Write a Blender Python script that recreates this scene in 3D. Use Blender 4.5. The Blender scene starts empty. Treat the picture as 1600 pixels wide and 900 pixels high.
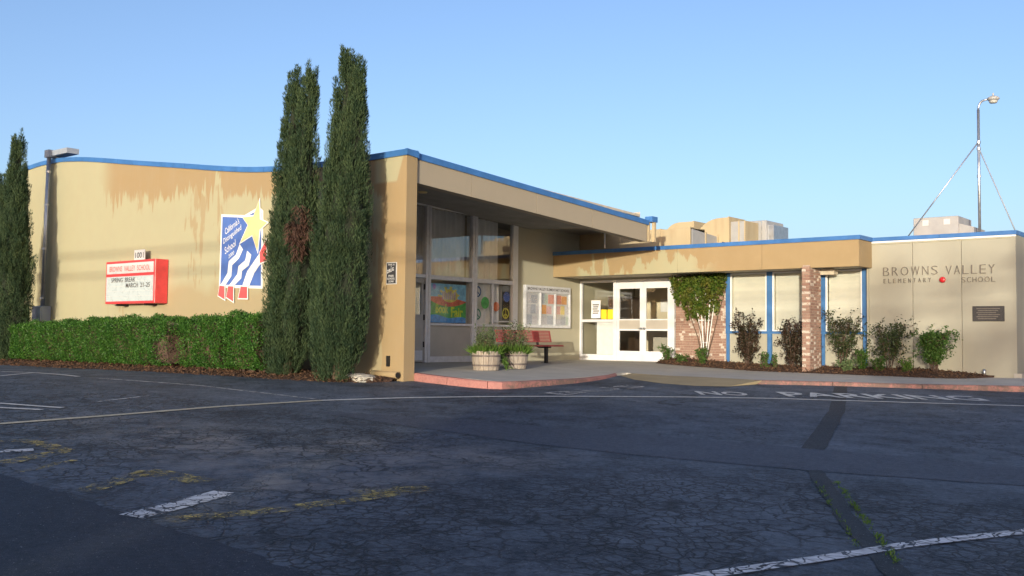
import bpy, bmesh, math, random
import numpy as np
from mathutils import Matrix, Vector
random.seed(7); RNG = np.random.default_rng(11)
R = math.radians
SC = bpy.context.scene; COL = SC.collection

# ------------------------------------------------------------------ camera, sky, sun, exposure
EYE = 0.66
cam_d = bpy.data.cameras.new('camera'); cam = bpy.data.objects.new('camera', cam_d); COL.objects.link(cam)
CR = Matrix(((0.7751, 0.0226, 0.6314), (0.6317, -0.0445, -0.7739), (0.0106, 0.9987, -0.0488)))
q = CR.to_quaternion(); q.normalize()
cam.matrix_world = Matrix.Translation((0, 0, EYE)) @ q.to_matrix().to_4x4()
cam_d.sensor_width = 36; cam_d.lens = 1563 / 1600 * 36; cam_d.clip_end = 5000; cam_d.clip_start = 0.05
SC.camera = cam
SUN_EL = 4.8; SDX, SDY = 0.44, -0.898          # horizontal direction towards the sun
w = bpy.data.worlds.new('World'); SC.world = w; w.use_nodes = True
wn = w.node_tree.nodes; wl = w.node_tree.links
sky = wn.new('ShaderNodeTexSky'); sky.sky_type = 'NISHITA'; sky.sun_disc = False
sky.sun_elevation = R(SUN_EL); sky.sun_rotation = math.atan2(SDX, SDY)
sky.air_density = 0.75; sky.dust_density = 2.4; sky.ozone_density = 1.8; sky.altitude = 50
tint = wn.new('ShaderNodeMix'); tint.data_type = 'RGBA'; tint.blend_type = 'MULTIPLY'; tint.inputs[0].default_value = 1
tint.inputs[7].default_value = (1.13, 1.055, 1.15, 1); wl.new(sky.outputs[0], tint.inputs[6])
wl.new(tint.outputs[2], wn['Background'].inputs[0]); wn['Background'].inputs[1].default_value = 0.15
sun_d = bpy.data.lights.new('sun', 'SUN'); sun_d.energy = 2.0; sun_d.angle = R(0.53); sun_d.color = (1.0, 0.92, 0.735)
sun = bpy.data.objects.new('sun', sun_d); COL.objects.link(sun)
ce = math.cos(R(SUN_EL)); ld = Vector((-SDX * ce, -SDY * ce, -math.sin(R(SUN_EL))))
sun.rotation_euler = ld.to_track_quat('-Z', 'Y').to_euler(); sun.location = (20, -30, 20)
SC.view_settings.view_transform = 'Standard'; SC.view_settings.look = 'None'
SC.view_settings.exposure = 1.20; SC.view_settings.gamma = 1

# ------------------------------------------------------------------ node helpers
class M:
    def __init__(s, name):
        s.m = bpy.data.materials.new(name); s.m.use_nodes = True
        s.n = s.m.node_tree.nodes; s.l = s.m.node_tree.links
        s.b = s.n['Principled BSDF']; s.out = s.n['Material Output']; s._p = None
    def setin(s, inp, v):
        if v is None: return
        if isinstance(v, bpy.types.NodeSocket): s.l.new(v, inp)
        elif isinstance(v, (tuple, list)) and len(v) == 3 and inp.type == 'RGBA': inp.default_value = (*v, 1)
        else: inp.default_value = v
    def pos(s):
        if s._p is None: s._p = s.n.new('ShaderNodeNewGeometry').outputs['Position']
        return s._p
    def xyz(s):
        x = s.n.new('ShaderNodeSeparateXYZ'); s.l.new(s.pos(), x.inputs[0]); return x.outputs
    def comb(s, x=0, y=0, z=0):
        c = s.n.new('ShaderNodeCombineXYZ')
        for i, v in enumerate((x, y, z)): s.setin(c.inputs[i], v)
        return c.outputs[0]
    def math(s, op, a, b=None, c=None, clamp=False):
        k = s.n.new('ShaderNodeMath'); k.operation = op; k.use_clamp = clamp
        for i, v in enumerate((a, b, c)):
            if v is not None: s.setin(k.inputs[i], v)
        return k.outputs[0]
    def vmul(s, v, sc):
        k = s.n.new('ShaderNodeVectorMath'); k.operation = 'MULTIPLY'; s.setin(k.inputs[0], v); k.inputs[1].default_value = sc
        return k.outputs[0]
    def vadd(s, v, u):
        k = s.n.new('ShaderNodeVectorMath'); k.operation = 'ADD'; s.setin(k.inputs[0], v); s.setin(k.inputs[1], u)
        return k.outputs[0]
    def noise(s, scale, detail=4, rough=.55, vec=None, col=False):
        k = s.n.new('ShaderNodeTexNoise'); k.inputs['Scale'].default_value = scale
        k.inputs['Detail'].default_value = detail; k.inputs['Roughness'].default_value = rough
        s.l.new(vec if vec is not None else s.pos(), k.inputs['Vector'])
        return k.outputs['Color' if col else 'Fac']
    def vor(s, scale, feature='DISTANCE_TO_EDGE', vec=None, rnd=1.0):
        k = s.n.new('ShaderNodeTexVoronoi'); k.feature = feature; k.inputs['Scale'].default_value = scale
        k.inputs['Randomness'].default_value = rnd
        s.l.new(vec if vec is not None else s.pos(), k.inputs['Vector'])
        return k.outputs['Distance']
    def mr(s, v, a, b, c=0., d=1., smooth=False):
        k = s.n.new('ShaderNodeMapRange'); k.clamp = True
        if smooth: k.interpolation_type = 'SMOOTHSTEP'
        s.setin(k.inputs['Value'], v)
        for nme, val in zip(('From Min', 'From Max', 'To Min', 'To Max'), (a, b, c, d)): s.setin(k.inputs[nme], val)
        return k.outputs[0]
    def mix(s, f, a, b, mode='MIX'):
        k = s.n.new('ShaderNodeMix'); k.data_type = 'RGBA'; k.blend_type = mode
        s.setin(k.inputs[0], f); s.setin(k.inputs[6], a); s.setin(k.inputs[7], b); return k.outputs[2]
    def bump(s, h, strength=.3, dist=.01):
        k = s.n.new('ShaderNodeBump'); k.inputs['Strength'].default_value = strength; k.inputs['Distance'].default_value = dist
        s.l.new(h, k.inputs['Height']); s.l.new(k.outputs[0], s.b.inputs['Normal']); return k
    def base(s, c): s.setin(s.b.inputs['Base Color'], c)
    def rough(s, v): s.setin(s.b.inputs['Roughness'], v)
    def attr(s, nme='rnd'):
        k = s.n.new('ShaderNodeAttribute'); k.attribute_name = nme; return k.outputs['Fac']
    def objrnd(s): return s.n.new('ShaderNodeObjectInfo').outputs['Random']
    def alpha(s, fac):                      # worn-through paint: shows what lies under it
        t = s.n.new('ShaderNodeBsdfTransparent'); x = s.n.new('ShaderNodeMixShader')
        s.setin(x.inputs[0], fac); s.l.new(t.outputs[0], x.inputs[1]); s.l.new(s.b.outputs[0], x.inputs[2])
        s.l.new(x.outputs[0], s.out.inputs[0])

def plain(name, c, rough=.6, var=.12, scale=6, bump=0, metal=0, spec=.5, bscale=60):
    m = M(name); f = m.noise(scale, 5, .6)
    a = tuple(max(0, v * (1 - var)) for v in c); b = tuple(min(1, v * (1 + var)) for v in c)
    m.base(m.mix(m.mr(f, .3, .7), a, b)); m.rough(m.mr(f, .3, .7, max(.05, rough - .08), min(1, rough + .08)))
    m.b.inputs['Metallic'].default_value = metal; m.b.inputs['Specular IOR Level'].default_value = spec
    if bump: m.bump(m.noise(bscale, 6, .65), bump, .006)
    return m.m

CREAM = (.375, .355, .228); TAN = (.325, .234, .122)

def mat_gym():
    m = M('gym_stucco'); x, y, z = m.xyz()
    st = m.noise(1.0, 5, .62, m.comb(m.math('MULTIPLY', x, 6.5), m.math('MULTIPLY', y, 6.5), m.math('MULTIPLY', z, .42)))
    lo = m.noise(.8, 3, .5)
    # repainted / stained band hanging from the roof edge with dripping lower edge
    edge = m.math('ADD', m.math('MULTIPLY', m.math('SUBTRACT', -18.0, x), .085), 3.62)
    amp = m.mr(m.noise(1.0, 2, .5, m.comb(m.math('MULTIPLY', x, .9), 7.0, 0.0)), .36, .64, .25, 3.4)
    edge = m.math('ADD', edge, m.math('MULTIPLY', m.math('SUBTRACT', st, .5), amp))
    edge = m.math('ADD', edge, m.math('MULTIPLY', m.math('SUBTRACT', lo, .5), .9))
    top = m.mr(m.math('SUBTRACT', z, edge), -.04, .05)
    top = m.math('MULTIPLY', top, m.mr(x, -24.6, -23.7, smooth=True))
    band2 = m.noise(.55, 4, .6, m.comb(m.math('MULTIPLY', x, 2.0), 3.0, m.math('MULTIPLY', z, .9)))
    blot = m.mr(m.math('ADD', band2, m.math('MULTIPLY', m.math('SUBTRACT', st, .5), .5)), .575, .60)
    blot = m.math('MULTIPLY', blot, m.mr(x, -24.3, -23.0, smooth=True))
    blot = m.math('MULTIPLY', blot, .7)
    low = m.mr(m.math('ADD', z, m.math('MULTIPLY', m.math('SUBTRACT', lo, .5), 1.2)), 1.85, 1.55)
    low = m.math('MULTIPLY', m.math('MULTIPLY', low, m.mr(x, -22.4, -21.0, smooth=True)), .6)
    pier = m.mr(m.math('ADD', x, m.math('MULTIPLY', m.math('SUBTRACT', lo, .5), .5)), -13.98, -13.90)
    tan = m.math('MAXIMUM', m.math('MAXIMUM', top, blot), m.math('MAXIMUM', low, pier))
    notch = m.math('MULTIPLY', m.mr(z, 3.55, 3.6), m.mr(m.math('SUBTRACT', x, m.math('MULTIPLY', m.math('SUBTRACT', z, 3.6), .35)), -13.53, -13.57))
    notch = m.math('MULTIPLY', notch, m.mr(x, -14.2, -14.1))
    tan = m.math('MULTIPLY', tan, m.math('SUBTRACT', 1.0, notch))
    fine = m.noise(2.2, 6, .6); c = m.mix(tan, CREAM, TAN)
    c = m.mix(m.mr(fine, .35, .75, 0, .22), c, (.33, .28, .19))
    strk = m.noise(1.0, 4, .6, m.comb(m.math('MULTIPLY', x, 9), m.math('MULTIPLY', y, 9), m.math('MULTIPLY', z, .5)))
    c = m.mix(m.mr(strk, .5, .8, 0, .16), c, (.40, .30, .20))
    m.base(c); m.rough(.88); m.bump(m.noise(90, 5, .7), .35, .004); return m.m

def mat_canopy():
    m = M('canopy_stucco'); x, y, z = m.xyz()
    st = m.noise(1.0, 5, .62, m.comb(m.math('MULTIPLY', x, 3.5), y, m.math('MULTIPLY', z, .9)))
    lo = m.noise(.7, 3, .5)
    e = m.math('ADD', m.math('MULTIPLY', m.math('SUBTRACT', st, .5), 1.5), m.math('MULTIPLY', m.math('SUBTRACT', lo, .45), 2.0))
    f = m.mr(m.math('ADD', m.math('SUBTRACT', z, 2.72), e), -.04, .04)
    f = m.math('MAXIMUM', f, m.mr(x, -12.9, -12.1)); f = m.math('MAXIMUM', f, m.mr(x, -16.4, -16.6))
    c = m.mix(f, CREAM, TAN); c = m.mix(m.mr(m.noise(2.5, 6, .6), .4, .75, 0, .2), c, (.46, .34, .2))
    m.base(c); m.rough(.88); m.bump(m.noise(90, 5, .7), .3, .004); return m.m

def mat_stucco(name, c, dirt=.2, dc=(.36, .31, .24)):
    m = M(name); x, y, z = m.xyz()
    strk = m.noise(1.0, 4, .6, m.comb(m.math('MULTIPLY', x, 5), m.math('MULTIPLY', y, 5), m.math('MULTIPLY', z, .5)))
    f = m.math('MULTIPLY', m.mr(strk, .42, .8), m.mr(m.noise(.9, 4, .5), .35, .7))
    k = m.mix(m.math('MULTIPLY', f, dirt * 2), c, dc)
    k = m.mix(m.mr(m.noise(3, 6, .65), .4, .8, 0, .15), k, tuple(v * .75 for v in c))
    m.base(k); m.rough(.88); m.bump(m.noise(80, 5, .7), .3, .004); return m.m

def crack_net(m, sc1, w1, warp=.12):
    wv = m.vadd(m.pos(), m.vmul(m.noise(3.0, 4, .6, col=True), (warp * 2,) * 3))
    wv = m.vmul(wv, (1, 1, 0))
    d = m.vor(sc1, vec=wv)
    return m.mr(d, 0.0, w1, 1, 0)

def mat_asphalt(name, dark=(.010, .0145, .023), light=(.132, .158, .198), cracked=1.0, patchy=1.0, wear=True):
    m = M(name); x, y, z = m.xyz()
    agg = m.noise(150, 3, .75); big = m.noise(.35, 5, .6); mid = m.noise(2.1, 6, .7); sm = m.noise(17, 5, .75)
    f = m.math('ADD', m.math('MULTIPLY', m.math('SUBTRACT', agg, .5), .9), m.math('ADD', m.math('MULTIPLY', m.math('SUBTRACT', big, .5), 1.3*patchy), m.math('ADD', m.math('MULTIPLY', m.math('SUBTRACT', mid, .5), 1.5*patchy), m.math('MULTIPLY', m.math('SUBTRACT', sm, .5), 1.6))))
    c = m.mix(m.mr(f, -.42, .48), dark, light)
    stone = m.mr(m.vor(85, 'F1'), .0, .30, 1, 0)
    c = m.mix(m.math('MULTIPLY', m.math('MULTIPLY', stone, m.mr(m.noise(30, 2, .5), .52, .64)), .9), c, (.38, .37, .36))
    chip = m.math('MULTIPLY', m.mr(m.vor(26, 'F1'), .06, .17, 1, 0), m.mr(m.noise(9, 3, .6), .50, .60))
    c = m.mix(m.math('MULTIPLY', chip, .75), c, (.36, .36, .37)); pit = m.mr(m.vor(19, 'F1'), .10, .24, 1, 0)
    c = m.mix(m.math('MULTIPLY', pit, m.mr(m.noise(4, 3, .6), .48, .62, 0, .7)), c, (.008, .010, .014))
    h = m.math('ADD', m.math('MULTIPLY', agg, .35), m.math('MULTIPLY', sm, .5))
    if wear:
        # pale worn film on the old surfacing in front of the bays
        p = m.math('MULTIPLY', m.mr(m.noise(1.4, 6, .7), .42, .60), m.mr(m.math('ADD', y, m.math('MULTIPLY', x, .25)), 2.4, 3.6, smooth=True))
        p = m.math('MULTIPLY', p, m.math('MULTIPLY', m.mr(m.math('SUBTRACT', y, m.math('MULTIPLY', x, .35)), 11.2, 9.6, smooth=True), m.mr(x, -5.2, -6.6, smooth=True)))
        c = m.mix(m.math('MULTIPLY', p, .8), c, (.21, .20, .195))
    if cracked:
        zone = m.math('MULTIPLY', m.mr(y, 9.2, 8.2), m.mr(m.noise(.5, 3, .5), .28, .50))
        zone = m.math('MAXIMUM', zone, m.mr(m.noise(.22, 3, .5), .60, .68))
        k1 = m.math('MULTIPLY', crack_net(m, 3.6, .060, .22), m.mr(m.noise(1.6, 3, .6), .20, .42)); k2 = crack_net(m, 8.5, .075, .10)
        k2 = m.math('MULTIPLY', k2, m.mr(m.noise(.9, 3, .5), .38, .52))
        k3 = m.math('MULTIPLY', crack_net(m, .42, .010, .8), m.mr(m.noise(.7, 3, .6), .38, .5))
        k = m.math('MULTIPLY', m.math('MAXIMUM', k1, k2), zone)
        k = m.math('MULTIPLY', m.math('MAXIMUM', k, k3), cracked)
        c = m.mix(m.math('MULTIPLY', k, .94), c, (.004, .004, .005)); h = m.math('SUBTRACT', h, m.math('MULTIPLY', k, 1.4))
    m.base(c); m.rough(m.mr(agg, .3, .7, .55, .85)); m.b.inputs['Specular IOR Level'].default_value = .35
    m.bump(h, .6, .012); return m.m

def mat_paint(name, c, keep=.5, crack=True, sc=2.2):
    m = M(name)
    f = m.mr(m.math('ADD', m.math('MULTIPLY', m.noise(sc, 5, .7), .6), m.math('MULTIPLY', m.noise(28, 4, .7), .4)), 1 - keep - .06, 1 - keep + .08)
    if crack:
        k = m.math('MAXIMUM', crack_net(m, 3.3, .05, .22), m.math('MULTIPLY', crack_net(m, 8.5, .08, .10), .8)); f = m.math('MULTIPLY', f, m.math('SUBTRACT', 1.0, m.mr(k, .25, .75)))
    g = m.mix(m.mr(m.noise(14, 4, .6), .3, .75), c, tuple(v * .55 for v in c))
    m.base(g); m.rough(.8); m.alpha(f); return m.m

def mat_leaf(name, c1, c2, c3, trans=.25, rough=.45, clump=2.5):
    m = M(name); r = m.attr(); n = m.noise(clump, 3, .5)
    c = m.mix(r, c1, c2); c = m.mix(m.mr(n, .45, .7, 0, .8), c, c3)
    m.base(c); m.rough(rough + .08); m.b.inputs['Specular IOR Level'].default_value = .28
    t = m.n.new('ShaderNodeBsdfTranslucent'); m.l.new(c, t.inputs[0])
    x = m.n.new('ShaderNodeMixShader'); x.inputs[0].default_value = trans
    m.l.new(m.b.outputs[0], x.inputs[1]); m.l.new(t.outputs[0], x.inputs[2]); m.l.new(x.outputs[0], m.out.inputs[0])
    return m.m

def mat_glass(name, ior=1.55, tint=(.95, .955, .945), f0=0.0):
    m = M(name); m.n.remove(m.b)
    t = m.n.new('ShaderNodeBsdfTransparent'); t.inputs[0].default_value = (*tint, 1)
    g = m.n.new('ShaderNodeBsdfGlossy'); g.inputs['Roughness'].default_value = .015
    wv = m.n.new('ShaderNodeBump'); wv.inputs['Strength'].default_value = .04; wv.inputs['Distance'].default_value = .02
    m.l.new(m.noise(1.2, 2, .4), wv.inputs['Height']); m.l.new(wv.outputs[0], g.inputs['Normal'])
    f = m.n.new('ShaderNodeFresnel'); f.inputs[0].default_value = ior
    bf = m.n.new('ShaderNodeNewGeometry').outputs['Backfacing']      # reflect at the outer face only
    x = m.n.new('ShaderNodeMixShader'); m.l.new(m.math('MULTIPLY', m.math('ADD', f.outputs[0], f0, clamp=True), m.math('SUBTRACT', 1.0, bf)), x.inputs[0])
    m.l.new(t.outputs[0], x.inputs[1]); m.l.new(g.outputs[0], x.inputs[2]); m.l.new(x.outputs[0], m.out.inputs[0])
    return m.m

def mat_brick(white=False):
    m = M('white_brick' if white else 'brick'); r = m.objrnd(); n = m.noise(28, 4, .6)
    c = m.mix(r, (.27, .150, .112), (.35, .232, .178)); c = m.mix(m.mr(n, .35, .7, 0, .5), c, (.23, .145, .115))
    if white: c = m.mix(m.mr(n, .50, .66), (.56, .49, .42), c)
    m.base(c); m.rough(.9); m.bump(m.noise(120, 4, .6), .4, .004); return m.m

def mat_mulch(name):
    m = M(name); n = m.noise(26, 6, .7); v = m.vor(34, 'F1')
    c = m.mix(m.mr(n, .3, .7), (.030, .016, .010), (.115, .055, .032)); c = m.mix(m.mr(m.noise(70, 3, .6), .6, .72), c, (.22, .15, .09))
    m.base(c); m.rough(.95); m.bump(m.math('ADD', n, v), .9, .03); return m.m

def mat_concrete(name, c, var=.25):
    m = M(name); a = m.noise(1.3, 6, .65); b = m.noise(45, 5, .7)
    k = m.mix(m.mr(a, .3, .72), tuple(v * (1 - var) for v in c), c); k = m.mix(m.mr(b, .35, .75, 0, .3), k, tuple(v * .6 for v in c))
    sp = m.mr(m.noise(3.1, 3, .5), .64, .70); k = m.mix(m.math('MULTIPLY', sp, .35), k, tuple(v * .5 for v in c))
    o = m.objrnd(); k = m.mix(m.math('MULTIPLY', o, .18), k, tuple(v * .6 for v in c))
    m.base(k); m.rough(.85); m.bump(b, .35, .004); return m.m

def mat_redkerb():
    m = M('red_kerb_paint'); a = m.noise(3.5, 6, .7); b = m.noise(22, 5, .7); x, y, z = m.xyz()
    f = m.math('ADD', m.math('MULTIPLY', a, .6), m.math('MULTIPLY', b, .4))
    k = m.mix(m.mr(b, .3, .7), (.33, .135, .12), (.44, .205, .175))
    dirt = m.math('MAXIMUM', m.mr(f, .56, .64), m.math('MULTIPLY', m.mr(f, .40, .52), m.math('MULTIPLY', m.mr(x, -11.35, -11.1), m.mr(y, 13.2, 13.6))))
    k = m.mix(m.math('MULTIPLY', dirt, .85), k, (.12, .09, .075)); m.base(k); m.rough(.8); m.bump(b, .4, .006); return m.m

def mat_wood_stave():
    m = M('weathered_oak'); x, y, z = m.xyz(); r = m.objrnd()
    g = m.noise(1.0, 6, .7, m.comb(m.math('MULTIPLY', x, 40), m.math('MULTIPLY', y, 40), m.math('ADD', m.math('MULTIPLY', z, 4), m.math('MULTIPLY', r, 9))))
    c = m.mix(m.mr(g, .3, .7), (.20, .15, .11), (.46, .40, .33)); c = m.mix(m.math('MULTIPLY', r, .5), c, (.28, .25, .23))
    m.base(c); m.rough(.9); m.bump(g, .5, .006); return m.m

MT = {}
MT['gym'] = mat_gym(); MT['canopy'] = mat_canopy()
MT['cream'] = mat_stucco('cream_stucco', (.375, .360, .290), .14)
MT['side'] = mat_stucco('side_stucco', (.42, .395, .295), .14)
MT['fascia'] = mat_stucco('fascia_board', (.345, .295, .22), .10)
MT['soffit'] = plain('soffit_paint', (.50, .44, .34), .85, .12)
MT['blue'] = plain('blue_trim_paint', (.045, .155, .40), .45, .18, 3)
MT['bluepost'] = plain('blue_post_paint', (.050, .155, .36), .5, .15, 5)
MT['alu'] = plain('brushed_aluminium', (.66, .67, .71), .42, .10, 9, metal=.25)
MT['white'] = plain('white_frame_paint', (.78, .78, .77), .45, .06, 5)
MT['doorwhite'] = plain('white_door_paint', (.70, .71, .74), .42, .07, 4)
MT['greydoor'] = plain('grey_door_paint', (.42, .40, .37), .5, .10, 3)
MT['greypanel'] = plain('grey_spandrel_panel', (.44, .41, .36), .7, .09, 2)
MT['glass'] = mat_glass('window_glass', 2.4, f0=.07); MT['glass2'] = mat_glass('entrance_glass', 1.55)
MT['brick'] = mat_brick(); MT['brickw'] = mat_brick(True); MT['mortar'] = plain('mortar', (.42, .33, .27), .95, .2, 30, .4)
MT['black'] = plain('black_metal', (.018, .018, .02), .45, .2)
MT['galv'] = plain('galvanised_steel', (.50, .52, .55), .38, .15, 8, metal=.8)
MT['steelgrey'] = plain('grey_painted_steel', (.30, .33, .38), .5, .12, 5)
MT['red'] = plain('red_sign_paint', (.62, .055, .06), .4, .12, 6)
MT['redbell'] = plain('red_bell_paint', (.55, .02, .025), .3, .1, 6)
MT['signwhite'] = plain('sign_white', (.58, .58, .58), .45, .06, 6)
MT['signpanel'] = plain('sign_panel_translucent', (.46, .52, .53), .3, .06, 4)
MT['ink'] = plain('black_ink', (.03, .03, .035), .6, .1)
MT['greyink'] = plain('grey_sign_letters', (.12, .12, .12), .6, .2, 30)
MT['redink'] = plain('red_ink', (.62, .13, .12), .6, .15, 30)
MT['metalletter'] = plain('bronze_letters', (.19, .165, .14), .5, .2, 20, metal=.3)
MT['plaque'] = plain('bronze_plaque', (.060, .056, .055), .45, .3, 40, .5, metal=.4)
MT['muralblue'] = plain('mural_blue', (.075, .15, .43), .6, .14, 4)
MT['muralwhite'] = plain('mural_white', (.80, .80, .78), .6, .05, 6)
MT['muralred'] = plain('mural_red', (.68, .095, .10), .6, .12, 6)
MT['muralgold'] = plain('mural_gold', (.70, .55, .27), .6, .08, 6)
MT['curtain'] = plain('grey_curtain', (.82, .83, .84), .9, .15, 2)
MT['blind'] = plain('cream_blind', (.62, .61, .54), .85, .05, 2)
MT['interior'] = plain('interior_wall', (.72, .64, .48), .8, .15, 1)
MT['interiorfloor'] = plain('interior_floor', (.42, .36, .28), .5, .15, 2)
MT['darkwood'] = plain('dark_wood', (.07, .04, .025), .5, .3, 9)
MT['paper'] = plain('paper_white', (.80, .80, .82), .8, .05, 9)
MT['yellow'] = plain('yellow_paper', (.85, .62, .03), .8, .08, 9)
MT['benchred'] = plain('red_plastic_coating', (.30, .055, .055), .45, .15, 12, .2)
MT['oak'] = mat_wood_stave(); MT['hoop'] = plain('rusty_hoop', (.16, .13, .12), .7, .4, 12, .3, metal=.4)
MT['soil'] = mat_mulch('potting_soil'); MT['mulch'] = mat_mulch('bark_mulch')
MT['conc'] = mat_concrete('concrete', (.57, .535, .465)); MT['ramp'] = mat_concrete('tan_ramp', (.44, .35, .20), .35)
MT['kerb'] = mat_redkerb()
MT['asphalt'] = mat_asphalt('old_asphalt')
MT['asph_new'] = mat_asphalt('new_asphalt', (.005, .0085, .016), (.034, .044, .068), 0, .4, False)
MT['asph_strip'] = mat_asphalt('asphalt_overlay', (.022, .028, .042), (.100, .115, .148), 0, .4, False)
MT['asph_trench'] = mat_asphalt('trench_asphalt', (.006, .007, .009), (.040, .044, .052), 0, .5, False)
MT['pw'] = mat_paint('white_road_paint', (.78, .78, .78), .74); MT['pwline'] = mat_paint('white_line_paint', (.68, .67, .64), .70, False); MT['pword'] = mat_paint('lettering_road_paint', (.70, .70, .68), .62, False, 4)
MT['pwfaint'] = mat_paint('faded_white_paint', (.50, .50, .50), .54, False, 5)
MT['py'] = mat_paint('yellow_road_paint', (.66, .50, .15), .480, True, 6.0); MT['pbar'] = mat_paint('crumbled_white_paint', (.80, .80, .80), .60, True, 7); MT['pyline'] = mat_paint('dull_line_paint', (.55, .49, .36), .68, False)
MT['bark'] = plain('bark', (.11, .075, .05), .9, .35, 14, .6); MT['twig'] = plain('twig', (.10, .06, .045), .9, .3, 20)
MT['cypress'] = mat_leaf('cypress_foliage', (.015, .038, .018), (.080, .118, .048), (.022, .050, .025), .15, .6, 5)
MT['cyprcore'] = plain('cypress_dark_core', (.014, .020, .010), .95, .4, 8)
MT['dead'] = mat_leaf('dead_cypress', (.085, .045, .035), (.13, .075, .055), (.07, .04, .03), .1, .8)
MT['hedge'] = mat_leaf('hedge_leaves', (.024, .082, .014), (.092, .215, .032), (.036, .118, .019), .28, .36, 4)
MT['rose'] = mat_leaf('dark_shrub_leaves', (.022, .030, .014), (.060, .035, .022), (.05, .022, .018), .25, .35)
MT['rosegreen'] = mat_leaf('green_shrub_leaves', (.030, .055, .018), (.065, .085, .030), (.045, .030, .018), .25, .35)
MT['green'] = mat_leaf('bright_shrub_leaves', (.035, .10, .015), (.095, .17, .035), (.05, .09, .02), .3, .4)
MT['vine'] = mat_leaf('vine_leaves', (.040, .100, .014), (.14, .19, .03), (.15, .13, .025), .3, .4, 4)
MT['grass'] = mat_leaf('grass_blades', (.06, .14, .02), (.14, .24, .04), (.09, .17, .03), .3, .5)
MT['herb'] = mat_leaf('grey_green_herb', (.09, .15, .06), (.19, .26, .11), (.13, .19, .09), .35, .6)
MT['duct'] = mat_stucco('duct_paint', (.46, .375, .235), .35, (.33, .22, .12)); MT['hvac'] = plain('hvac_grey', (.36, .36, .36), .5, .1, 3)
MT['hvacpink'] = plain('hvac_beige_grey', (.36, .35, .35), .6, .1, 3)
MT['lampglass'] = plain('lamp_lens', (.45, .45, .42), .2, .05)
MT['tarp'] = plain('black_rubber', (.012, .012, .012), .6, .2)
MT['roof'] = plain('roof_membrane', (.22, .22, .21), .9, .2, 2)
MT['darkopening'] = plain('dark_opening', (.012, .012, .014), .8, .2)

# ------------------------------------------------------------------ geometry helpers
ORG = {}
def _link(o): COL.objects.link(o); return o
def thing(name, label, cat, loc, group=None):
    o = _link(bpy.data.objects.new(name, None)); o.location = loc; ORG[o] = Vector(loc)
    o.empty_display_size = .2; o['label'] = label; o['category'] = cat
    if group: o['group'] = group
    return o
def tag(o, label, cat, group=None):
    o['label'] = label; o['category'] = cat
    if group: o['group'] = group
    return o
def mesh_obj(name, verts, faces, mat, parent=None, smooth=False, origin=None, rnd=False):
    v = np.asarray(verts, float).reshape(-1, 3)
    if parent is not None: o0 = ORG[parent]
    else: o0 = Vector(origin) if origin is not None else Vector((v[:, 0].mean(), v[:, 1].mean(), v[:, 2].min()))
    me = bpy.data.meshes.new(name); v = v - np.array(o0)
    if isinstance(faces, np.ndarray):
        n, k = faces.shape
        me.vertices.add(len(v)); me.vertices.foreach_set('co', v.ravel().astype(np.float32))
        me.loops.add(n * k); me.loops.foreach_set('vertex_index', faces.ravel().astype(np.int32))
        me.polygons.add(n); me.polygons.foreach_set('loop_start', np.arange(0, n * k, k, dtype=np.int32))
        me.polygons.foreach_set('loop_total', np.full(n, k, dtype=np.int32)); me.update(calc_edges=True)
    else:
        me.from_pydata([tuple(p) for p in v], [], faces); me.update()
    if rnd:
        a = me.attributes.new('rnd', 'FLOAT', 'FACE'); a.data.foreach_set('value', RNG.random(len(me.polygons)).astype(np.float32))
    if smooth: me.polygons.foreach_set('use_smooth', np.ones(len(me.polygons), dtype=bool))
    me.materials.append(MT[mat] if isinstance(mat, str) else mat)
    o = _link(bpy.data.objects.new(name, me)); ORG[o] = o0
    if parent is not None: o.parent = parent
    else: o.location = o0
    return o
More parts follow.
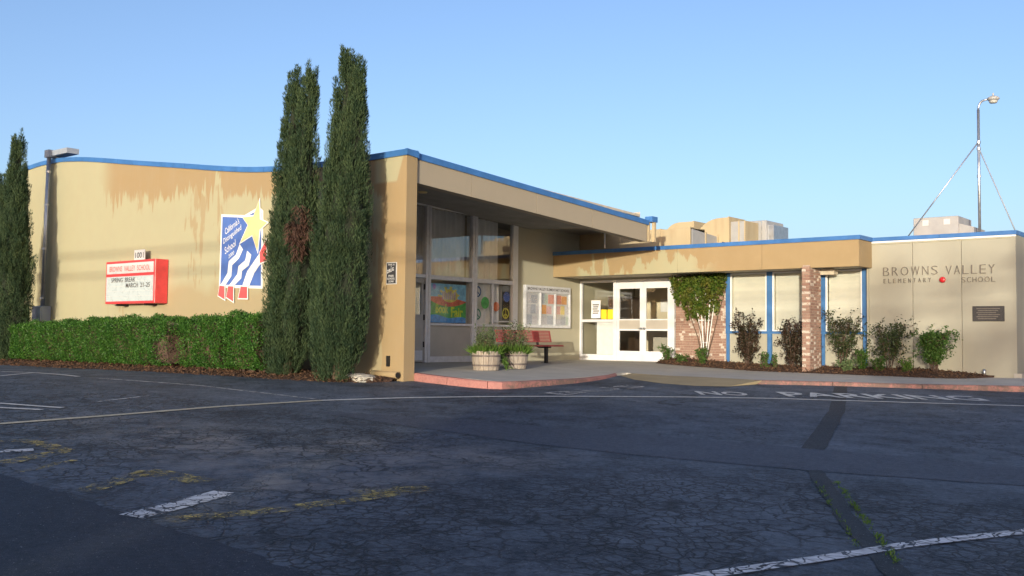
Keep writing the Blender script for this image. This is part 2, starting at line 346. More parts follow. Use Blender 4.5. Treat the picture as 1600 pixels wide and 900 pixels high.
class B:
    def __init__(s): s.v = []; s.f = []
    def add(s, vs, fs): k = len(s.v); s.v += [tuple(p) for p in vs]; s.f += [tuple(i + k for i in f) for f in fs]; return s
    def box(s, x0, x1, y0, y1, z0, z1):
        x0, x1 = min(x0, x1), max(x0, x1); y0, y1 = min(y0, y1), max(y0, y1); z0, z1 = min(z0, z1), max(z0, z1)
        return s.add([(x0,y0,z0),(x1,y0,z0),(x1,y1,z0),(x0,y1,z0),(x0,y0,z1),(x1,y0,z1),(x1,y1,z1),(x0,y1,z1)],
                     [(3,2,1,0),(4,5,6,7),(0,1,5,4),(1,2,6,5),(2,3,7,6),(3,0,4,7)])
    def hexa(s, p): return s.add(p, [(3,2,1,0),(4,5,6,7),(0,1,5,4),(1,2,6,5),(2,3,7,6),(3,0,4,7)])
    def prism(s, poly, a, b):          # poly in 3d, extruded by vector between a (0) and b
        n = len(poly); A = [Vector(p) + Vector(a) for p in poly]; C = [Vector(p) + Vector(b) for p in poly]
        return s.add(A + C, [tuple(range(n - 1, -1, -1)), tuple(range(n, 2 * n))] + [(i, (i + 1) % n, n + (i + 1) % n, n + i) for i in range(n)])
    def tube(s, pts, r, n=8, cap=True):
        pts = [Vector(p) for p in pts]; rs = r if isinstance(r, (list, tuple)) else [r] * len(pts); vs = []; fs = []
        up = None
        for i, p in enumerate(pts):
            d = (pts[min(i + 1, len(pts) - 1)] - pts[max(i - 1, 0)]).normalized()
            a = d.cross(Vector((0, 0, 1)) if abs(d.z) < .9 else Vector((1, 0, 0))).normalized()
            if up is not None:
                a = (up - d * up.dot(d)).normalized() if (up - d * up.dot(d)).length > 1e-4 else a
            up = a; b = d.cross(a)
            for j in range(n):
                t = 2 * math.pi * j / n; vs.append(p + (a * math.cos(t) + b * math.sin(t)) * rs[i])
        for i in range(len(pts) - 1):
            for j in range(n): fs.append((i*n+j, i*n+(j+1)%n, (i+1)*n+(j+1)%n, (i+1)*n+j))
        if cap: fs += [tuple(range(n - 1, -1, -1)), tuple(range((len(pts)-1)*n, len(pts)*n))]
        return s.add(vs, fs)
    def lathe(s, c, prof, n=24):       # prof (r, z) list, closed at ends when r == 0
        vs = []; fs = []
        for r, z in prof:
            for j in range(n): t = 2*math.pi*j/n; vs.append((c[0] + r*math.cos(t), c[1] + r*math.sin(t), c[2] + z))
        for i in range(len(prof)-1):
            for j in range(n): fs.append((i*n+j, i*n+(j+1)%n, (i+1)*n+(j+1)%n, (i+1)*n+j))
        return s.add(vs, fs)
    def build(s, name, mat, parent=None, smooth=False, origin=None, bevel=0):
        o = mesh_obj(name, s.v, s.f, mat, parent, smooth, origin)
        if bevel:
            bm = bmesh.new(); bm.from_mesh(o.data)
            bmesh.ops.bevel(bm, geom=bm.edges[:], offset=bevel, segments=1, affect='EDGES', clamp_overlap=True); bm.to_mesh(o.data); bm.free()
        return o
def box(name, mat, parent, x0, x1, y0, y1, z0, z1, bevel=0):
    return B().box(x0, x1, y0, y1, z0, z1).build(name, mat, parent, bevel=bevel)
def struct(o): o['kind'] = 'structure'; return o
def fnoise(x, y, s=1.0):
    return (math.sin(x*1.7*s + 1.3) * math.sin(y*2.1*s + .4) + .5*math.sin(x*4.3*s + y*3.1*s + 2.) + .3*math.sin(x*9.1*s - y*7.7*s)) / 1.8

def g(x, y):                           # lot falls away from the school
    p = max(-.9 - .0329*x + .02117*y, -1.25); k = .03; m = -.13
    if p - m > .5: return m
    return -k*math.log(math.exp(-p/k) + math.exp(-m/k))
def s_pav(x, y):                       # pavement level
    A = min(1, max(0, (x + 14.3)/3.1))
    return -.125*A - max(0, (x + 10)/5.5)*.09*min(1, max(0, (24 - y)/4))

TXT = {}
def text_geo(t, shear=0., off=0., ext=0., res=3):
    key = (t, shear, off, ext)
    if key not in TXT:
        c = bpy.data.curves.new('t', 'FONT'); c.body = t; c.shear = shear; c.offset = off; c.extrude = ext; c.resolution_u = res
        o = bpy.data.objects.new('t', c); COL.objects.link(o); dg = bpy.context.evaluated_depsgraph_get(); dg.update()
        me = bpy.data.meshes.new_from_object(o.evaluated_get(dg)); vs = [v.co.copy() for v in me.vertices]; fs = [tuple(p.vertices) for p in me.polygons]
        bpy.data.objects.remove(o); bpy.data.curves.remove(c); bpy.data.meshes.remove(me); TXT[key] = (vs, fs)
    return TXT[key]
def text(name, t, mat, parent, O, U, V, W, H, shear=0., off=0., depth=0., drape=None):
    """lettering in the box W x H from corner O along unit vectors U, V; depth along U x V"""
    vs, fs = text_geo(t, shear, off, .5 if depth else 0.)
    xs = [v.x for v in vs]; ys = [v.y for v in vs]; x0, x1, y0, y1 = min(xs), max(xs), min(ys), max(ys)
    O, U, V = Vector(O), Vector(U), Vector(V); N = U.cross(V); P = []
    for v in vs:
        p = O + U*((v.x - x0)/(x1 - x0)*W) + V*((v.y - y0)/(y1 - y0)*H) + N*((v.z + .5)*depth if depth else 0)
        if drape: p.z = drape(p.x, p.y)
        P.append(p)
    return mesh_obj(name, P, fs, mat, parent)
def poly_plate(name, pts, mat, parent, O, U, V, depth):
    O, U, V = Vector(O), Vector(U), Vector(V); N = U.cross(V)
    return B().prism([O + U*a + V*b for a, b in pts], (0, 0, 0), N*depth).build(name, mat, parent)

def leaves(name, mat, parent, c, d, L, W, fold=0., kind=None):
    """diamond leaves: c centres of the leaf base (n,3), d directions (n,3), L lengths, W widths"""
    n = len(c); d = d / (np.linalg.norm(d, axis=1, keepdims=True) + 1e-9)
    r = RNG.normal(size=(n, 3)); s = np.cross(d, r); s /= (np.linalg.norm(s, axis=1, keepdims=True) + 1e-9)
    u = np.cross(s, d); L = np.broadcast_to(L, (n,))[:, None]; W = np.broadcast_to(W, (n,))[:, None]
    a = c; m = c + d*L*.5 + u*fold*W; t = c + d*L
    v = np.stack([a, m + s*W*.5, t, m - s*W*.5], 1).reshape(-1, 3)
    f = np.arange(4*n).reshape(n, 4)
    o = mesh_obj(name, v, f, mat, parent, rnd=True)
    if kind: o['kind'] = kind
    return o

# ------------------------------------------------------------------ ground, markings, pavement
def axis(a, b, st, far):
    v = list(np.arange(a, b + 1e-6, st)); k = st
    lo, hi = [], []; p = a
    while p > -far: k *= 1.5; p -= k; lo.append(p)
    k = st; p = b
    while p < far: k *= 1.5; p += k; hi.append(p)
    return lo[::-1] + v + hi
AX = axis(-32, 6, .4, 1500); AY = axis(-6, 26, .4, 1500)
gv = [(x, y, g(x, y)) for y in AY for x in AX]; nx = len(AX)
gf = [(j*nx+i, j*nx+i+1, (j+1)*nx+i+1, (j+1)*nx+i) for j in range(len(AY)-1) for i in range(nx-1)]
lot = struct(mesh_obj('parking_lot', gv, gf, 'asphalt', smooth=True, origin=(0, 0, 0)))

def sheet(name, left, right, mat, dz, n=24, jag=0., parent=lot):
    """strip between two polylines, draped on the lot"""
    def res(pl, n):
        pl = [Vector((*p, 0)) for p in pl]; L = [0]
        for a, b in zip(pl, pl[1:]): L.append(L[-1] + (b - a).length)
        out = []
        for i in range(n + 1):
            t = L[-1]*i/n; k = max(j for j in range(len(L)-1) if L[j] <= t + 1e-9) if len(L) > 1 else 0
            out.append(pl[k].lerp(pl[k+1], (t - L[k])/(L[k+1] - L[k])))
        return out
    A, C = res(left, n), res(right, n); vs = []; m = 4
    for i in range(n + 1):
        for j in range(m + 1):
            p = A[i].lerp(C[i], j/m)
            if jag and j in (0, m): p += Vector((random.uniform(-jag, jag), random.uniform(-jag, jag), 0))
            vs.append((p.x, p.y, g(p.x, p.y) + dz))
    fs = [(i*(m+1)+j, i*(m+1)+j+1, (i+1)*(m+1)+j+1, (i+1)*(m+1)+j) for i in range(n) for j in range(m)]
    return mesh_obj(name, vs, fs, mat, parent)
def line(name, pts, wd, mat, dz=.009, n=None):
    P = [Vector((*p, 0)) for p in pts]; l, r = [], []
    for i, p in enumerate(P):
        d = (P[min(i+1, len(P)-1)] - P[max(i-1, 0)]).normalized(); s = Vector((-d.y, d.x, 0))*wd/2
        l.append((p + s)[:2]); r.append((p - s)[:2])
    ln = sum((b - a).length for a, b in zip(P, P[1:]))
    return sheet(name, l, r, mat, dz, n or max(6, int(ln/.3)))

sheet('new_asphalt_patch', [(-14, 4.0), (-8.74, 3.89), (-6.65, 3.76), (-5.47, 3.75), (-4.42, 3.65), (-2, 3.6)],
      [(-14, -4), (-8, -4), (-6, -4), (-4, -4), (-3, -4), (-2, -4)], 'asph_new', .004, 70, .04)
sheet('asphalt_overlay_strip', [(-10.6, 8.72), (-9.55, 8.66), (-6.98, 8.58), (-5.46, 8.79), (-3.92, 9.16), (-2.13, 9.86), (0, 10.9)],
      [(-10.2, 9.0), (-8.82, 9.54), (-7.15, 10.03), (-4.53, 10.60), (-2.39, 11.06), (.3, 11.9)], 'asph_strip', .004, 50, .03)
sheet('trench_patch', [(-7.53, 19.26), (-5.9, 14.9), (-4.50, 10.55)], [(-7.36, 19.5), (-5.68, 14.95), (-4.28, 10.68)], 'asph_trench', .005, 30, .009)
sheet('trench_patch', [(-3.87, 9.2), (-2.9, 7.4), (-1.95, 5.8)], [(-3.75, 9.3), (-2.76, 7.45), (-1.80, 5.9)], 'asph_trench', .005, 24, .015)
LM = [(-11.86, 3.9), (-11.80, 5.23), (-11.76, 6.68), (-11.78, 8.1), (-11.55, 9.74), (-11.04, 11.06), (-10.3, 12.3), (-9.52, 13.36), (-8.38, 14.68), (-7.28, 15.74), (-5.57, 16.93), (-3.89, 18.09), (-1.2, 19.9)]
line('lane_line', LM[:5], .13, 'pyline'); line('lane_line', LM[4:], .12, 'pwline')
line('bay_line', [(-20.23, 8.93), (-19.31, 9.19), (-18.2, 9.2), (-17.6, 9.15)], .10, 'pwline')
line('bay_line', [(-18.52, 8.18), (-19.31, 9.15)], .09, 'pwline')
line('bay_line', [(-16.92, 9.2), (-14.66, 9.71)], .10, 'pwfaint'); line('bay_line', [(-14.66, 9.71), (-11.75, 9.78)], .08, 'pwfaint')
line('bay_line', [(-13.6, 5.8), (-12.84, 6.21)], .10, 'pwline'); line('bay_line', [(-14.0, 6.1), (-12.89, 6.5)], .09, 'pwline')
line('bay_line', [(-13.29, 7.15), (-13.63, 8.19)], .08, 'pwfaint')
line('bay_line', [(-3.2, 4.2), (-2.78, 5.24), (-2.42, 6.14), (-2.16, 6.86), (-1.69, 7.82), (-.8, 9.5)], .115, 'pw')
line('hatch_line', [(-10.6, 4.5), (-10.32, 4.85), (-9.95, 4.86), (-9.45, 4.80)], .19, 'py')
line('hatch_line', [(-9.45, 4.80), (-9.15, 4.07)], .22, 'py')
line('hatch_line', [(-7.47, 3.95), (-7.92, 4.80)], .22, 'py'); line('hatch_line', [(-7.95, 4.76), (-7.15, 4.84)], .27, 'py')
line('hatch_line', [(-8.6, 4.0), (-8.9, 4.6)], .12, 'py')
line('bay_bar', [(-9.85, 4.25), (-9.70, 4.62)], .16, 'pbar'); line('bay_bar', [(-6.42, 3.74), (-6.50, 4.1), (-6.70, 4.70)], .22, 'pbar')
line('hatch_line', [(-6.15, 3.85), (-5.90, 4.52), (-5.80, 5.2), (-5.72, 5.95)], .20, 'py'); line('hatch_line', [(-5.98, 5.4), (-5.72, 5.98)], .26, 'py')
dr = lambda x, y: g(x, y) + .010
U1, V1 = (.77, .637, 0), (-.637, .77, 0)
text('painted_word', 'NO', 'pword', lot, (-8.33, 15.36, 0), U1, V1, .86, .68, drape=dr, off=.02)
text('painted_word', 'PARKING', 'pword', lot, (-7.18, 16.33, 0), U1, V1, 3.50, .88, drape=dr, off=.02)
text('painted_word', 'BUS', 'pwfaint', lot, (-9.75, 13.35, 0), (0, 1, 0), (-1, 0, 0), 2.65, .48, drape=dr)

def panel(name, q4, mat, parent, th=.10, n=6, gap=.012, zf=s_pav):
    q4 = [Vector((*p, 0)) for p in q4]; c = sum(q4, Vector())/4; q4 = [p + (c - p).normalized()*gap for p in q4]
    vs = []
    for j in range(n + 1):
        for i in range(n + 1):
            a = q4[0].lerp(q4[1], i/n); b = q4[3].lerp(q4[2], i/n); p = a.lerp(b, j/n); vs.append((p.x, p.y, zf(p.x, p.y)))
    fs = [(j*(n+1)+i, j*(n+1)+i+1, (j+1)*(n+1)+i+1, (j+1)*(n+1)+i) for j in range(n) for i in range(n)]
    ring = [i for i in range(n)] + [j*(n+1)+n for j in range(n)] + [n*(n+1)+n-i for i in range(n)] + [(n-j)*(n+1) for j in range(n)]
    k = len(vs); vs += [(vs[i][0], vs[i][1], vs[i][2] - th) for i in ring]
    fs += [(ring[i], k+i, k+(i+1) % len(ring), ring[(i+1) % len(ring)]) for i in range(len(ring))]
    return mesh_obj(name, vs, fs, mat, parent)
pave_base = []
pav = struct(B().box(-17.35, -11.9, 13.6, 24.55, -.20, -.125).build('entrance_pavement', 'conc'))
KX = {13.45: -11.14, 15.2: -11.10, 17.0: -11.40, 18.4: -11.90}
ys = [13.45, 15.2, 17.0, 18.4, 20.6, 22.6, 24.6]
def kx(y): return KX.get(y, -11.9)
for a, b in zip(ys, ys[1:]):
    xa, xb = kx(a) - .14 if a < 18.3 else -11.9, kx(b) - .14 if b < 18.3 else -11.9
    for i in range(3):
        f0, f1 = i/3, (i+1)/3; q4 = [(-17.4 + (xa+17.4)*f0, a), (-17.4 + (xa+17.4)*f1, a), (-17.4 + (xb+17.4)*f1, b), (-17.4 + (xb+17.4)*f0, b)]
        panel('pavement_slab', q4, 'conc', pav, gap=.006)
walk = struct(B().box(-11.8, -8.0, 21.0, 23.9, -.34, -.26).build('sidewalk', 'conc'))
def ky(x):
    t = [(-11.9, 18.4), (-8.78, 18.42), (-7.62, 19.4), (-6.18, 20.3), (-4.56, 21.25), (-2.5, 22.4), (2, 24.9)]
    for (a, b), (c, d) in zip(t, t[1:]):
        if a <= x <= c: return b + (d - b)*(x - a)/(c - a)
    return t[-1][1]
jx = [(-11.9, -11.9), (-10.35, -10.35), (-8.85, -9.2), (-7.62, -8.3), (-6.55, -7.3), (-5.55, -6.25), (-4.56, -5.22), (-3.2, -3.9), (-1.2, -1.9), (1.5, .6)]
for (a0, b0), (a1, b1) in zip(jx, jx[1:]):
    panel('sidewalk_slab', [(a0, ky(a0) + .14), (a1, ky(a1) + .14), (b1, 24.0), (b0, 24.0)], 'conc', walk, gap=.007)
rp = struct(mesh_obj('kerb_ramp', *(lambda P: ([(x, y, z) for x, y, z in P], [(0, 1, 7, 6), (1, 2, 8, 7), (2, 3, 9, 8), (3, 4, 10, 9), (4, 5, 11, 10)]))(
    [(x, yb, max(g(x, yb) + .006, g(x, yb) + .006)) for x, yb in ((-11.75, 18.1), (-10.9, 17.3), (-10.0, 16.9), (-9.3, 16.95), (-8.85, 17.35), (-8.72, 18.3))] +
    [(x, 18.56, s_pav(x, 18.56) + .002) for x in (-11.75, -10.9, -10.0, -9.3, -8.85, -8.70)]), 'ramp'))
kerb = struct(box('kerb', 'conc', None, -11.45, -11.3, 14.0, 16.5, -.34, -.25))
KP = [(-13.42, 13.46), (-12.9, 13.34), (-12.3, 13.26), (-11.7, 13.22), (-11.35, 13.27), (-11.15, 13.42), (-11.08, 13.75), (-11.08, 14.6), (-11.10, 15.5), (-11.22, 16.3), (-11.40, 17.0), (-11.70, 17.8), (-11.9, 18.25)]
KP2 = [(-8.80, 18.42), (-8.2, 18.92), (-7.62, 19.4), (-6.9, 19.86), (-6.18, 20.3), (-5.4, 20.77), (-4.56, 21.25), (-3.5, 21.84), (-2.5, 22.4), (-.8, 23.35), (1.5, 24.6)]
def kerb_run(P, zt, step=2):
    for i in range(0, len(P) - 1, step):
        seg = [Vector((*p, 0)) for p in P[i:i+step+1]]; b = B(); vs = []
        for k, p in enumerate(seg):
            gi = i + k; d = (Vector((*P[min(gi+1, len(P)-1)], 0)) - Vector((*P[max(gi-1, 0)], 0))).normalized(); nrm = Vector((d.y, -d.x, 0))   # outwards
            e = d*(.006 if k == 0 else (-.006 if k == len(seg)-1 else 0)); z1 = zt(p.x, p.y); z0 = g(p.x, p.y) - .06; p2 = p + e
            vs += [p2 + nrm*.012 + Vector((0, 0, z0)), p2 + Vector((0, 0, z1 - .02)), p2 - nrm*.02 + Vector((0, 0, z1)), p2 - nrm*.15 + Vector((0, 0, z1)), p2 - nrm*.15 + Vector((0, 0, z0))]
        fs = []
        for k in range(len(seg)-1):
            for j in range(5): fs.append((k*5+j, k*5+(j+1) % 5, (k+1)*5+(j+1) % 5, (k+1)*5+j))
        fs += [(0, 1, 2, 3, 4), tuple((len(seg)-1)*5 + j for j in (4, 3, 2, 1, 0))]
        mesh_obj('kerb_stone', vs, fs, 'kerb', kerb)
kerb_run(KP, lambda x, y: max(s_pav(x, y) + .003, g(x, y) + .015 if y > 17 else -9))
kerb_run(KP2, lambda x, y: s_pav(x, y) + .003)

def bed(name, xs, front, back, zf, mat='mulch', n=14):
    vs = []
    for x in xs:
        for j in range(n + 1):
            t = j/n; y = front(x) + (back(x) - front(x))*t; vs.append((x, y, zf(x, y, t)))
    m = n + 1; fs = [(i*m+j, (i+1)*m+j, (i+1)*m+j+1, i*m+j+1) for i in range(len(xs)-1) for j in range(n)]
    return struct(mesh_obj(name, vs, fs, mat, smooth=True))
def lin(t):
    def f(x):
        if x <= t[0][0]: return t[0][1]
        for (a, b), (c, d) in zip(t, t[1:]):
            if a <= x <= c: return b + (d - b)*(x - a)/(c - a)
        return t[-1][1]
    return f
edgeL = lin([(-34, 10.2), (-24.4, 10.78), (-22.2, 10.9), (-20.5, 11.15), (-17.45, 11.35), (-15.2, 11.65), (-14.0, 12.0), (-13.5, 12.45), (-13.36, 12.9)])
def zL(x, y, t): return max(g(x, y) - .01, g(x, y) - .02 + min(1, t*5)*.05 + t*.06 + .018*fnoise(x*3, y*3) * min(1, t*8) + .006*random.random())
bedL = bed('planting_bed', list(np.arange(-34, -13.37, .16)) + [-13.37], lambda x: edgeL(x) + .05*fnoise(x*2.5, 1), lambda x: 13.2, zL)
edgeR = lin([(-14.05, 23.35), (-13.0, 23.2), (-11.6, 23.25), (-9.8, 22.98), (-8.2, 22.9), (-7.4, 22.85), (-6.6, 22.75), (-6.1, 23.1), (-5.75, 23.95)])
def zR(x, y, t): return s_pav(x, y) + .004 + min(1, t*4)*.04 + t*.10*min(1, max(0, (-5.9 - x)/1.2)) + .014*fnoise(x*4, y*4)*min(1, t*6) + .006*random.random()*min(1, t*6)
bedR = bed('planting_bed', list(np.arange(-14.05, -5.75, .12)) + [-5.75], lambda x: edgeR(x) + .03*fnoise(x*4, 2), lambda x: 24.28 if x < -8.7 else 24.04, zR)
def chips(parent, xs0, xs1, f, b, zf, n, mat='mulch'):
    x = RNG.uniform(xs0, xs1, n); t = RNG.random(n)**1.2; y = np.array([f(a) - .12 + (b - f(a))*k for a, k in zip(x, t)])
    z = np.array([(zf(a, c, k) if k > .02 else g(a, c)) + .012 for a, c, k in zip(x, y, t)])
    d = RNG.normal(size=(n, 3)); d[:, 2] *= .35
    o = leaves('bark_chips', mat, parent, np.stack([x, y, z], 1), d, RNG.uniform(.03, .09, n), RNG.uniform(.012, .03, n)); o['kind'] = 'stuff'
MT['chip'] = mat_leaf('bark_chip', (.035, .02, .014), (.15, .085, .05), (.08, .042, .025), .02, .9, 9)
chips(bedL, -28, -13.4, edgeL, 12.9, zL, 9000, 'chip'); chips(bedR, -14, -5.9, edgeR, 24.2, zR, 5000, 'chip')

# ------------------------------------------------------------------ gymnasium
GX0, GX1, GY = -28.9, -13.30, 13.15
prof = lin([(-29, 5.30), (-28.4, 5.36), (-27.3, 5.43), (-26, 5.36), (-24.7, 5.20), (-22.5, 4.88), (-20.34, 4.59), (-19, 4.39), (-17.46, 4.22), (-16, 4.16), (-14.45, 4.15), (-13.3, 4.16)])
def rz(x, y): return prof(x) - .057*(y - GY)
gym = thing('gymnasium', 'tall tan stucco school hall with wavy blue roof edge and recessed window wall', 'building', (-20, 18, -.1))
xs = list(np.linspace(GX0, GX1, 66))
def smooth_prof(x): return sum(prof(min(GX1, max(-29, x + d))) for d in (-.8, -.4, 0, .4, .8))/5
b = B()
for x0, x1 in zip(xs, xs[1:]):
    z0, z1 = smooth_prof(x0) - .10, smooth_prof(x1) - .10
    k = len(b.v); b.v += [(x0, GY, -.3), (x1, GY, -.3), (x1, GY, z1), (x0, GY, z0), (x0, GY + .28, -.3), (x1, GY + .28, -.3), (x1, GY + .28, z1), (x0, GY + .28, z0)]
    b.f += [(k, k+1, k+2, k+3), (k+5, k+4, k+7, k+6), (k+3, k+2, k+6, k+7)]
    if x1 == xs[-1]: b.f.append((k+1, k+5, k+6, k+2))
    if x0 == xs[0]: b.f.append((k+4, k, k+3, k+7))
b.build('front_wall', 'gym', gym)
# blue roof edge along the front, in lengths with joints
jn = [GX0, -26.6, -23.6, -20.6, -17.6, -14.9, GX1 + .03]
for a, c in zip(jn, jn[1:]):
    pts = list(np.linspace(a + .004, c - .004, 12)); b = B()
    for x0, x1 in zip(pts, pts[1:]):
        z0, z1 = smooth_prof(min(x0, GX1)), smooth_prof(min(x1, GX1)); k = len(b.v)
        b.v += [(x0, GY-.035, z0-.115), (x1, GY-.035, z1-.115), (x1, GY-.035, z1), (x0, GY-.035, z0), (x1, GY+.30, z1), (x0, GY+.30, z0), (x0, GY-.003, z0-.115), (x1, GY-.003, z1-.115)]
        b.f += [(k, k+1, k+2, k+3), (k+3, k+2, k+4, k+5), (k, k+6, k+7, k+1)]
    b.f += [(0, 3, 5, 6), (len(b.v)-8+1, len(b.v)-8+7, len(b.v)-8+4, len(b.v)-8+2)]
    b.build('roof_trim', 'blue', gym)
# roof surface behind
b = B(); yy = [GY + .29, 22.0, 40.0]
for j, (y0, y1) in enumerate(zip(yy, yy[1:])):
    xx = [x for x in xs if x <= (-13.4 if j == 0 else -17.2)]
    for x0, x1 in zip(xx, xx[1:]):
        k = len(b.v); b.v += [(x0, y0, smooth_prof(x0) - .057*(y0-GY) - .03), (x1, y0, smooth_prof(x1) - .057*(y0-GY) - .03), (x1, y1, smooth_prof(x1) - .057*(y1-GY) - .03), (x0, y1, smooth_prof(x0) - .057*(y1-GY) - .03)]
        b.f.append((k, k+1, k+2, k+3))
b.build('roof', 'roof', gym)
B().box(GX0, GX0 + .25, GY + .28, 40, -.3, 4.0).build('side_wall', 'gym', gym)
# fascia beam over the entrance court: boards with joints and blue trim (falls towards the back)
FX = -13.36; FY0, FY1 = 13.44, 21.78
def ftop(y): return 4.136 - .057*(y - 13.36)
def fbot(y): return 3.572 - .0545*(y - 13.34)
fy = [FY0, 15.05, 17.2, 19.35, FY1]
for a, c in zip(fy, fy[1:]):
    a2, c2 = a + .006, c - .006
    B().hexa([(FX-.22, a2, fbot(a2)), (FX, a2, fbot(a2)), (FX, c2, fbot(c2)), (FX-.22, c2, fbot(c2)), (FX-.22, a2, ftop(a2)-.10), (FX, a2, ftop(a2)-.10), (FX, c2, ftop(c2)-.10), (FX-.22, c2, ftop(c2)-.10)]).build('fascia_panel', 'fascia', gym)
for a, c in ((13.44, 17.3), (17.306, FY1 + .05)):
    B().hexa([(FX-.24, a, ftop(a)-.115), (FX+.035, a, ftop(a)-.115), (FX+.035, c, ftop(c)-.115), (FX-.24, c, ftop(c)-.115), (FX-.24, a, ftop(a)+.005), (FX+.035, a, ftop(a)+.005), (FX+.035, c, ftop(c)+.005), (FX-.24, c, ftop(c)+.005)]).build('roof_trim', 'blue', gym)
B().hexa([(GX1-.02, GY-.03, 4.05), (GX1+.038, GY-.03, 4.05), (GX1+.038, 13.44, 4.02), (GX1-.02, 13.44, 4.02), (GX1-.02, GY-.03, 4.165), (GX1+.038, GY-.03, 4.165), (GX1+.038, 13.44, 4.138), (GX1-.02, 13.44, 4.138)]).build('roof_trim', 'blue', gym)
def zs(y): return 4.02 - .036*(y - 17.4)
B().hexa([(-17.5, 13.44, zs(13.44) - .02), (FX-.22, 13.44, zs(13.44)-.08), (FX-.22, 21.8, zs(21.8)-.10), (-17.5, 21.8, zs(21.8) - .02), (-17.5, 13.44, zs(13.44)+.04), (FX-.22, 13.44, zs(13.44)-.02), (FX-.22, 21.8, zs(21.8)-.04), (-17.5, 21.8, zs(21.8)+.04)]).build('soffit', 'soffit', gym)
B().add([(-17.45, 21.8, zs(21.8)-.02), (FX-.22, 21.8, zs(21.8)-.10), (-17.45, 25.6, zs(25.6)-.02), (-17.45, 21.8, zs(21.8)+.10), (FX-.22, 21.8, zs(21.8)+.02), (-17.45, 25.6, zs(25.6)+.10)], [(0, 2, 1), (3, 4, 5), (1, 2, 5, 4), (0, 1, 4, 3)]).build('soffit_return', 'soffit', gym)
lt = B().lathe((-16.0, 16.35, 3.93), [(0, 0), (.09, 0), (.11, .03), (.11, .08), (0, .08)], 20).build('recessed_light', 'muralgold', gym, True)
dsp = B().box(FX-.10, FX+.12, 21.84, 22.10, 3.62, 3.76).build('gutter_end_cap', 'blue', gym)
B().box(FX-.08, FX-.0, 21.86, 21.93, 3.12, 3.62).build('downspout', 'duct', gym); B().box(FX+.02, FX+.10, 21.98, 22.06, 3.12, 3.62).build('downspout', 'duct', gym)
# recessed window wall, X = -17.4
WX = -17.40
box('court_wall', 'side', gym, WX-.2, WX, 13.43, 16.98, -.15, 4.05); box('court_wall', 'side', gym, WX-.2, WX, 21.52, 30.0, -.15, 3.86)
def mull(y0, y1, z0, z1, mat='alu', d=.06, name='mullion'): return box(name, mat, gym, WX-.06, WX+d, y0, y1, z0, z1, bevel=.006)
mull(17.88, 17.97, 0.0, zs(17.9)); mull(17.985, 18.06, 0.0, zs(18)); mull(19.62, 19.71, 0.0, zs(19.6)); mull(19.725, 19.82, 0.0, zs(19.8)); mull(21.30, 21.52, 0.0, zs(21.4), 'white')
for a, c in ((16.98, 17.88), (18.06, 19.62), (19.82, 21.30)):
    mull(a, c, 2.08 if a > 17 else 2.10, 2.19, name='transom', d=.05)
    B().hexa([(WX-.06, a, zs(a)-.10), (WX+.04, a, zs(a)-.10), (WX+.04, c, zs(c)-.10), (WX-.06, c, zs(c)-.10), (WX-.06, a, zs(a)-.015), (WX+.04, a, zs(a)-.015), (WX+.04, c, zs(c)-.015), (WX-.06, c, zs(c)-.015)]).build('head_frame', 'alu', gym)
def pane(y0, y1, z0, z1, z1b=None, x=WX-.01, name='window_pane', mat='glass'):
    z1b = z1 if z1b is None else z1b
    return B().hexa([(x-.006, y0, z0), (x, y0, z0), (x, y1, z0), (x-.006, y1, z0), (x-.006, y0, z1), (x, y0, z1), (x, y1, z1b), (x-.006, y1, z1b)]).build(name, mat, gym)
pane(16.98, 17.88, 2.19, zs(17)-.1, zs(17.88)-.1); pane(18.06, 19.62, 2.19, zs(18.06)-.1, zs(19.62)-.1); pane(19.82, 21.30, 2.19, zs(19.82)-.1, zs(21.3)-.1)
pane(18.06, 19.62, .985, 2.08, mat='glass2'); pane(19.82, 20.47, .985, 2.08, mat='glass2'); pane(20.54, 21.30, .985, 2.08, mat='glass2')
mull(20.47, 20.54, .985, 2.08, 'alu', .02); mull(20.54, 21.30, 1.06, 1.085, 'white', .015, 'rail')
for a, c in ((18.06, 19.62), (19.82, 21.30)):
    mull(a, c, .925, .985, name='sill', d=.07); box('spandrel_panel', 'greypanel', gym, WX-.06, WX-.005, a, c, .15, .925); mull(a, c, .0, .15, name='bottom_rail', d=.02)
door = box('door', 'greydoor', gym, WX-.045, WX+.0, 16.99, 17.87, .02, 1.19)
box('stile', 'greydoor', door, WX-.045, WX, 17.78, 17.87, 1.19, 2.09); box('stile', 'greydoor', door, WX-.045, WX, 16.99, 17.08, 1.19, 2.09); box('top_rail', 'greydoor', door, WX-.045, WX, 17.08, 17.78, 1.98, 2.09)
B().box(WX-.026, WX-.02, 17.08, 17.78, 1.19, 1.98).build('door_pane', 'glass', door); box('kick_plate', 'alu', door, WX, WX+.004, 17.02, 17.84, .06, .30)
box('mid_panel', 'greypanel', door, WX, WX+.006, 17.08, 17.78, .38, .85)
for z in (.45, 1.12, 1.88): box('hinge', 'black', door, WX+.0, WX+.03, 17.855, 17.885, z-.07, z+.07)
